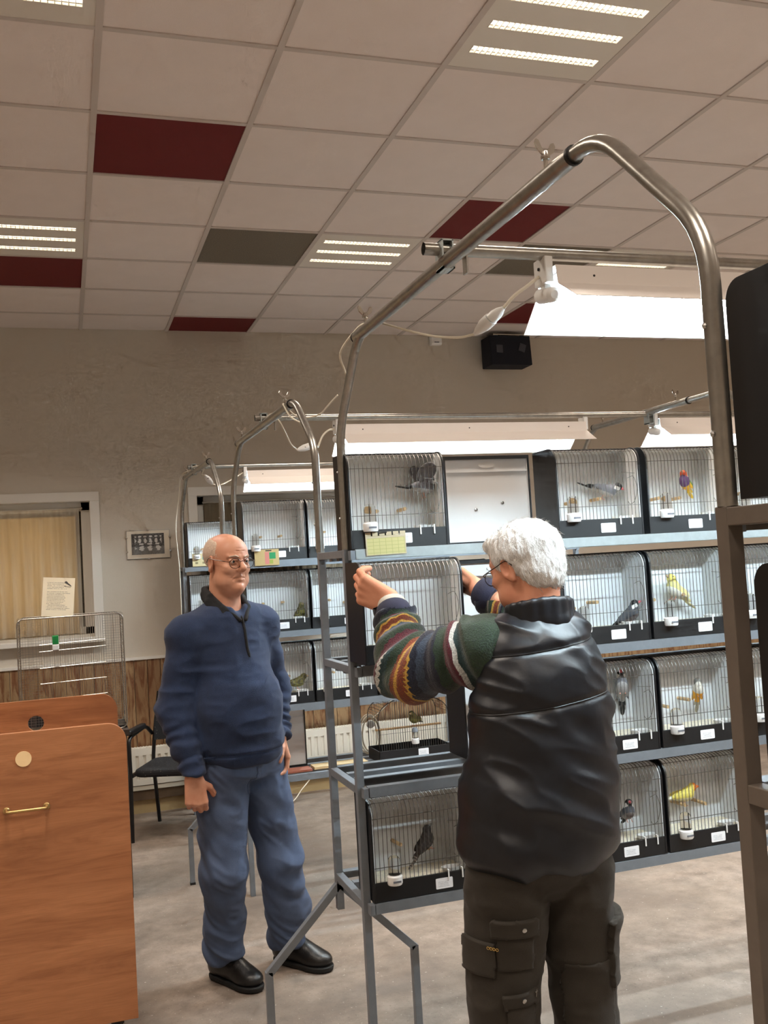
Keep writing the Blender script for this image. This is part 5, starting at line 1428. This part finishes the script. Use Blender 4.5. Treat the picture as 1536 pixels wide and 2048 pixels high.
# ---------------------------------------------------------------- man in the black vest
def man_vest():
    O = (1.16, 2.38, 0.0)
    F, RT = frame((-.08, 1)); Rb = np.stack([RT, F, (0, 0, 1)], 1)
    FH, _ = frame((-.42, .91)); fh = FH*math.cos(-.22)+np.array((0, 0, math.sin(-.22))); Rh = rotm(fh)
    Hc = np.array((1.190, 2.425, 1.622))
    shL, shR = np.array((1.055, 2.43, 1.405)), np.array((1.295, 2.46, 1.400))
    elL, wrL = np.array((.892, 2.585, 1.348)), np.array((.912, 2.752, 1.530))
    elR, wrR = np.array((1.350, 2.65, 1.43)), np.array((1.238, 2.868, 1.552))
    ch = np.array((1.192, 2.385, 0))
    hips = (np.array((1.055, 2.37, .82)), np.array((1.250, 2.37, .82))); kns = (np.array((1.035, 2.39, .485)), np.array((1.258, 2.385, .485))); ans = (np.array((1.035, 2.365, .09)), np.array((1.285, 2.345, .09)))
    s = SDF((.81, 2.17, 0), (1.46, 3.02, 1.75), .0035)
    W = head(s, Hc, Rh, fat=1.02)
    s.cap(W(0, -.030, -.06), ch+(0, .0, 1.42), .060, .066, .03)
    s.ell(ch+(0, 0, 1.28), (.15, .10, .18), .05, Rb); s.ell((1.165, 2.38, 1.03), (.16, .12, .2), .06, Rb); s.ell((1.152, 2.37, .87), (.15, .11, .1), .05, Rb)
    for sh, el, wr in ((shL, elL, wrL), (shR, elR, wrR)): s.chain([ch+(0, 0, 1.42), sh, el, wr], [.06, .056, .046, .029], .03)
    for hp, kn, an in zip(hips, kns, ans): s.chain([hp, kn, an], [.085, .06, .040], .03); s.cap(an, an+F*.03+(0, 0, -.045), .034, .026, .02)
    hand(s, wrL, (-.60, .60, .42), (.10, -.35, .93), 1, (.62, .75, .5), sc=1.2, tuck=True)
    hand(s, wrR, (-.25, .90, .36), (-.05, -.38, .92), -1, (.04, .06, .1), tuck=True)
    V, Q = s.mesh(); V = relax(V, Q, 1, .35)
    root = np_obj('person', V, Q, MATS['skin_b'], origin=O); root.location = O
    tag(root, 'white haired man in a black vest and patterned sweater lifting a cage', 'person')
    eyes(root, W, Rh, O); spectacles(root, W, .0225, .012, MATS['specs_metal'], O)
    # hair
    s = SDF(Hc-.15, Hc+.16, .003)
    s.ell(W(0, -.018, .032), (.0870, .1080, .0900), .01, Rh); s.ell(W(0, -.06, -.030), (.068, .055, .062), .03, Rh)
    s.ell(W(0, .060, .075), (.055, .050, .030), .02, Rh)
    s.ell(W(0, .120, -.020), (.12, .085, .082), .012, Rh, 'sub'); s.plane(W(0, 0, -.088), Rh@np.array((0, .1, -1)), .01)
    for q in (-1, 1): s.ell(W(q*.085, .006, -.022), (.020, .027, .040), .008, Rh, 'sub'); s.ell(W(q*.08, .058, -.05), (.03, .055, .045), .01, Rh, 'sub')
    V, Q = s.mesh(); N = vnormals(V, Q); V = V+N*(.0032*vnoise(V*np.array((95, 95, 38)))+.0018*vnoise(V*np.array((210, 210, 70))))[:, None]
    hr = np_obj('hair', V, Q, MATS['hair_white'], root, origin=O)
    tufts('hair_tufts', V, Q, 2600, Rh@np.array((0, -.55, -.85)), MATS['hair_white'], root, O, 5)
    # patterned sweater (sleeves and body under the vest)
    s = SDF((.78, 2.18, .90), (1.48, 2.92, 1.52), .005)
    s.ell(ch+(0, 0, 1.27), (.17, .12, .18), .05, Rb)
    for sh, el, wr, ra in ((shL, elL, wrL, (.088, .083, .058)), (shR, elR, wrR, (.085, .070, .052))):
        s.chain([ch+(0, 0, 1.40), sh, el, wr+(el-wr)*.14], [.07, *ra], .03)
    for el, wr in ((elL, wrL), (elR, wrR)):
        n = (wr-el)/np.linalg.norm(wr-el); s.ell(wr+n*.042, (.085, .085, .068), .004, rotm(np.cross(n, (0, 1, .2)), n), 'sub')
    V, Q = s.mesh(); N = vnormals(V, Q)
    tA = []; 
    def along(P, sh, el, wr):
        k = np.linspace(-.25, 1.0, 60)[:, None]; m = el*1.25-.125*(sh+wr)
        C = np.where(k < 0, sh+k*2*(m-sh), (1-k)**2*sh+2*k*(1-k)*m+k*k*wr); L = np.concatenate([[0], np.cumsum(np.linalg.norm(np.diff(C, axis=0), axis=1))]); L -= L[12]
        best = np.full(len(P), 9.0); arc = np.zeros(len(P))
        for i in range(59):
            ab = C[i+1]-C[i]; t_ = np.clip(((P-C[i])@ab)/(ab@ab), 0, 1); d_ = np.linalg.norm(P-C[i]-t_[:, None]*ab, axis=1); w = d_ < best
            best[w] = d_[w]; arc[w] = (L[i]+t_*(L[i+1]-L[i]))[w]
        return np.clip(arc/L[-1], 0, 1), best
    bl, dl = along(V, shL, elL, wrL); br, dr = along(V, shR, elR, wrR); left = dl < dr
    band = np.where(left, bl, br); ax = np.where(left[:, None], elL[None], elR[None]); turn = np.arctan2(V[:, 2]-ax[:, 2], V[:, 1]-ax[:, 1]-V[:, 0]+ax[:, 0])/(2*PI)+.5
    V = V+N*(.0075*np.sin(band*52+2.5*vnoise(V*9))+.004*vnoise(V*22))[:, None]; V = relax(V, Q, 1, .4)
    sw = np_obj('sweater', V, Q, MATS['fair_isle'], root, {'band': ('f', np.clip(band*1.10, 0, 1)), 'turn': ('f', turn)}, origin=O); N = vnormals(V, Q)
    c = MB(); n = (wrL-elL)/np.linalg.norm(wrL-elL); axm = Vector(n.tolist()).to_track_quat('Z', 'Y').to_matrix()
    c.lathe([(.044, -.03), (.045, 0), (.041, .014), (.039, .014), (.042, 0), (.041, -.03)], 20, (wrL-n*.012-np.array(O)).tolist(), axm); c.build('shirt_cuff', MATS['shirt_check'], root, smooth=True)
    for el, wr in ((elL, wrL), (elR, wrR)):
        n = (wr-el)/np.linalg.norm(wr-el); axm = Vector(n.tolist()).to_track_quat('Z', 'Y').to_matrix()
        MB().lathe([(.046, -.085), (.056, -.07), (.0555, -.045), (.0500, -.022), (.0470, -.018), (.044, -.03)], 24, (wr-np.array(O)).tolist(), axm).build('cuff', MATS['navy_rib'], sw, smooth=True)
    # padded vest
    s = SDF((.86, 2.12, .78), (1.50, 2.66, 1.60), .005)
    s.ell((1.198, 2.380, 1.36), (.165, .120, .135), .05, Rb); s.ell((1.190, 2.380, 1.24), (.196, .150, .19), .06, Rb)
    s.ell((1.168, 2.375, 1.03), (.214, .165, .23), .06, Rb); s.ell((1.158, 2.372, .90), (.212, .163, .11), .05, Rb)
    s.cap((1.12, 2.385, 1.425), (1.27, 2.385, 1.435), .066, .066, .04)
    s.plane((0, 0, .832), (0, 0, -1), .01)
    for sh, sg in ((shL, -1), (shR, 1)): s.ell(sh+RT*sg*.035+F*.03+(0, 0, -.035), (.062, .095, .115), .012, Rb, 'sub')
    V, Q = s.mesh(); N = vnormals(V, Q); z = V[:, 2]-.10*(V[:, 0]-1.17)
    seams = (1.405, 1.265); d = np.zeros(len(V))
    for q in seams: d -= .006*np.exp(-((z-q)/.008)**2)
    edges = np.array(sorted(seams+(.83, 1.52)))
    ph = np.zeros(len(V))
    for a, b_ in zip(edges[:-1], edges[1:]): m = (z >= a) & (z < b_); ph[m] = np.sin(PI*(z[m]-a)/(b_-a))
    d += .003*ph
    dg = V@np.array((6.0, 6.0, 14.0)); V = V+N*d[:, None]
    q = V.copy(); q[:, 2] += .45*(V[:, 0]-1.17); V = V+N*(np.clip((z-.835)/.10, .1, 1)*.016*(1-2*np.abs(vnoise(q*np.array((3.2, 3.2, 8.5))+3.1)))*np.clip((1.36-z)*4, .15, 1)+.006*(1-2*np.abs(vnoise(q*np.array((9, 9, 22))+9))))[:, None]
    V = relax(V, Q, 1, .5); N = vnormals(V, Q); zs = V[:, 2]-.10*(V[:, 0]-1.17)
    vs = np_obj('vest', V, Q, MATS['vest_nylon'], root, origin=O)
    for q in seams:
        pts = [Vector((p-np.array(O)).tolist()) for p in ring_on(V, (1.18, 2.38), zs, q)]
        MB().tube(pts, .0022, 6, closed=True).build('seam_piping', MATS['vest_seam'], vs, smooth=True)
    s = SDF((1.05, 2.22, 1.40), (1.36, 2.56, 1.60), .004)
    cc = np.array((1.205, 2.385, 1.475)); pts = []
    for k in range(13):
        a = -PI*.5+PI*1.30*(k-6)/6*.5; pts.append(cc+RT*.088*math.cos(a)*1.0+F*.078*math.sin(a)+np.array((0, 0, .030-.035*(math.sin(a)+1)*.5)))
    [s.chain([p+np.array((0, 0, zo)) for p in pts], [ro]*13, .010) for zo, ro in ((-.034, .014), (-.018, .012), (-.002, .0105), (.012, .0095), (.024, .009))]
    V, Q = s.mesh(); V = relax(V, Q, 6, .5); N = vnormals(V, Q); V = V+N*(.0025*vnoise(V*24))[:, None]; np_obj('vest_collar', V, Q, MATS['vest_nylon'], vs, origin=O)
    # cargo trousers
    s = SDF((.88, 2.14, .03), (1.46, 2.62, .96), .006)
    s.ell((1.152, 2.37, .87), (.178, .142, .11), .05, Rb)
    for hp, kn, an, rk in zip(hips, kns, ans, (.090, .080)): s.chain([hp, kn, an], [.108, rk, .080], .02)
    s.plane((0, 0, .055), (0, 0, -1), .004)
    V, Q = s.mesh(); N = vnormals(V, Q); V = folds(V, N, (8, 8, 12, .008, True), (22, 22, 30, .003, True)); N = vnormals(V, Q)
    tr = np_obj('cargo_trousers', V, Q, MATS['olive_canvas'], root, origin=O)
    back = N[:, 1] < .15
    def patch(nm, x0, x1, z0, z1, off): return shell(nm, V, Q, N, (V[:, 0] > x0) & (V[:, 0] < x1) & (V[:, 2] > z0) & (V[:, 2] < z1) & back, off, MATS['olive_canvas'], tr, origin=O)
    patch('pocket', .985, 1.075, .62, .735, .006); patch('pocket_flap', .975, 1.085, .700, .750, .012); patch('pocket', .93, .985, .60, .69, .010)
    patch('pocket', 1.00, 1.08, .42, .55, .006); patch('pocket_flap', .99, 1.09, .525, .565, .010); patch('pocket', 1.29, 1.42, .52, .70, .018)
    patch('knee_patch', 1.18, 1.31, .38, .60, .004)
    def stud(nm, x, z, mesh, mat):
        m = (np.abs(V[:, 0]-x) < .012) & (np.abs(V[:, 2]-z) < .012) & back
        if not m.any(): return
        i = np.where(m)[0][np.argmin(V[m][:, 1])]; p = V[i]+N[i]*.013-np.array(O); o = mesh.build(nm, mat, tr, smooth=True, loc=p)
        o.rotation_euler = Vector(N[i].tolist()).to_track_quat('-Y', 'Z').to_euler(); return o
    for x, z in ((1.035, .715), (1.045, .540)): stud('stud', x, z, MB().lathe([(.006, 0), (.006, .002), (.003, .004)], 12, (0, 0, 0), Matrix.Rotation(PI/2, 3, 'X')), MATS['screw'])
    stud('cross_pin', 1.085, .545, MB().box(-.0014, .0014, -.001, .001, -.010, .010).box(-.0055, .0055, -.001, .001, .002, .0048), MATS['chrome'])
    tx = bpy.data.curves.new('tag_text', 'FONT'); tx.body = 'ODDO'; tx.size = .011; tx.extrude = .0004
    to = bpy.data.objects.new('tag_text', tx); COL.objects.link(to); dgp = bpy.context.evaluated_depsgraph_get(); me = bpy.data.meshes.new_from_object(to.evaluated_get(dgp)); bpy.data.objects.remove(to)
    me.materials.append(M('tag_gold', (196, 160, 84), .6)); me.transform(Matrix.Rotation(PI/2, 4, 'X'))
    m = (np.abs(V[:, 0]-.958) < .015) & (np.abs(V[:, 2]-.665) < .012) & back
    if m.any():
        i = np.where(m)[0][np.argmin(V[m][:, 1])]; o = link('tag_lettering', me, tr, V[i]+N[i]*.013-np.array(O)); o.rotation_euler = Vector(N[i].tolist()).to_track_quat('-Y', 'Z').to_euler()
    for an in ans: shoe(root, (an[0], an[1]-.05), (F[0]+(an[0]-1.165)*.8, F[1]), O)
    return root
M('vest_seam', (10, 11, 14), .5)
man_vest()
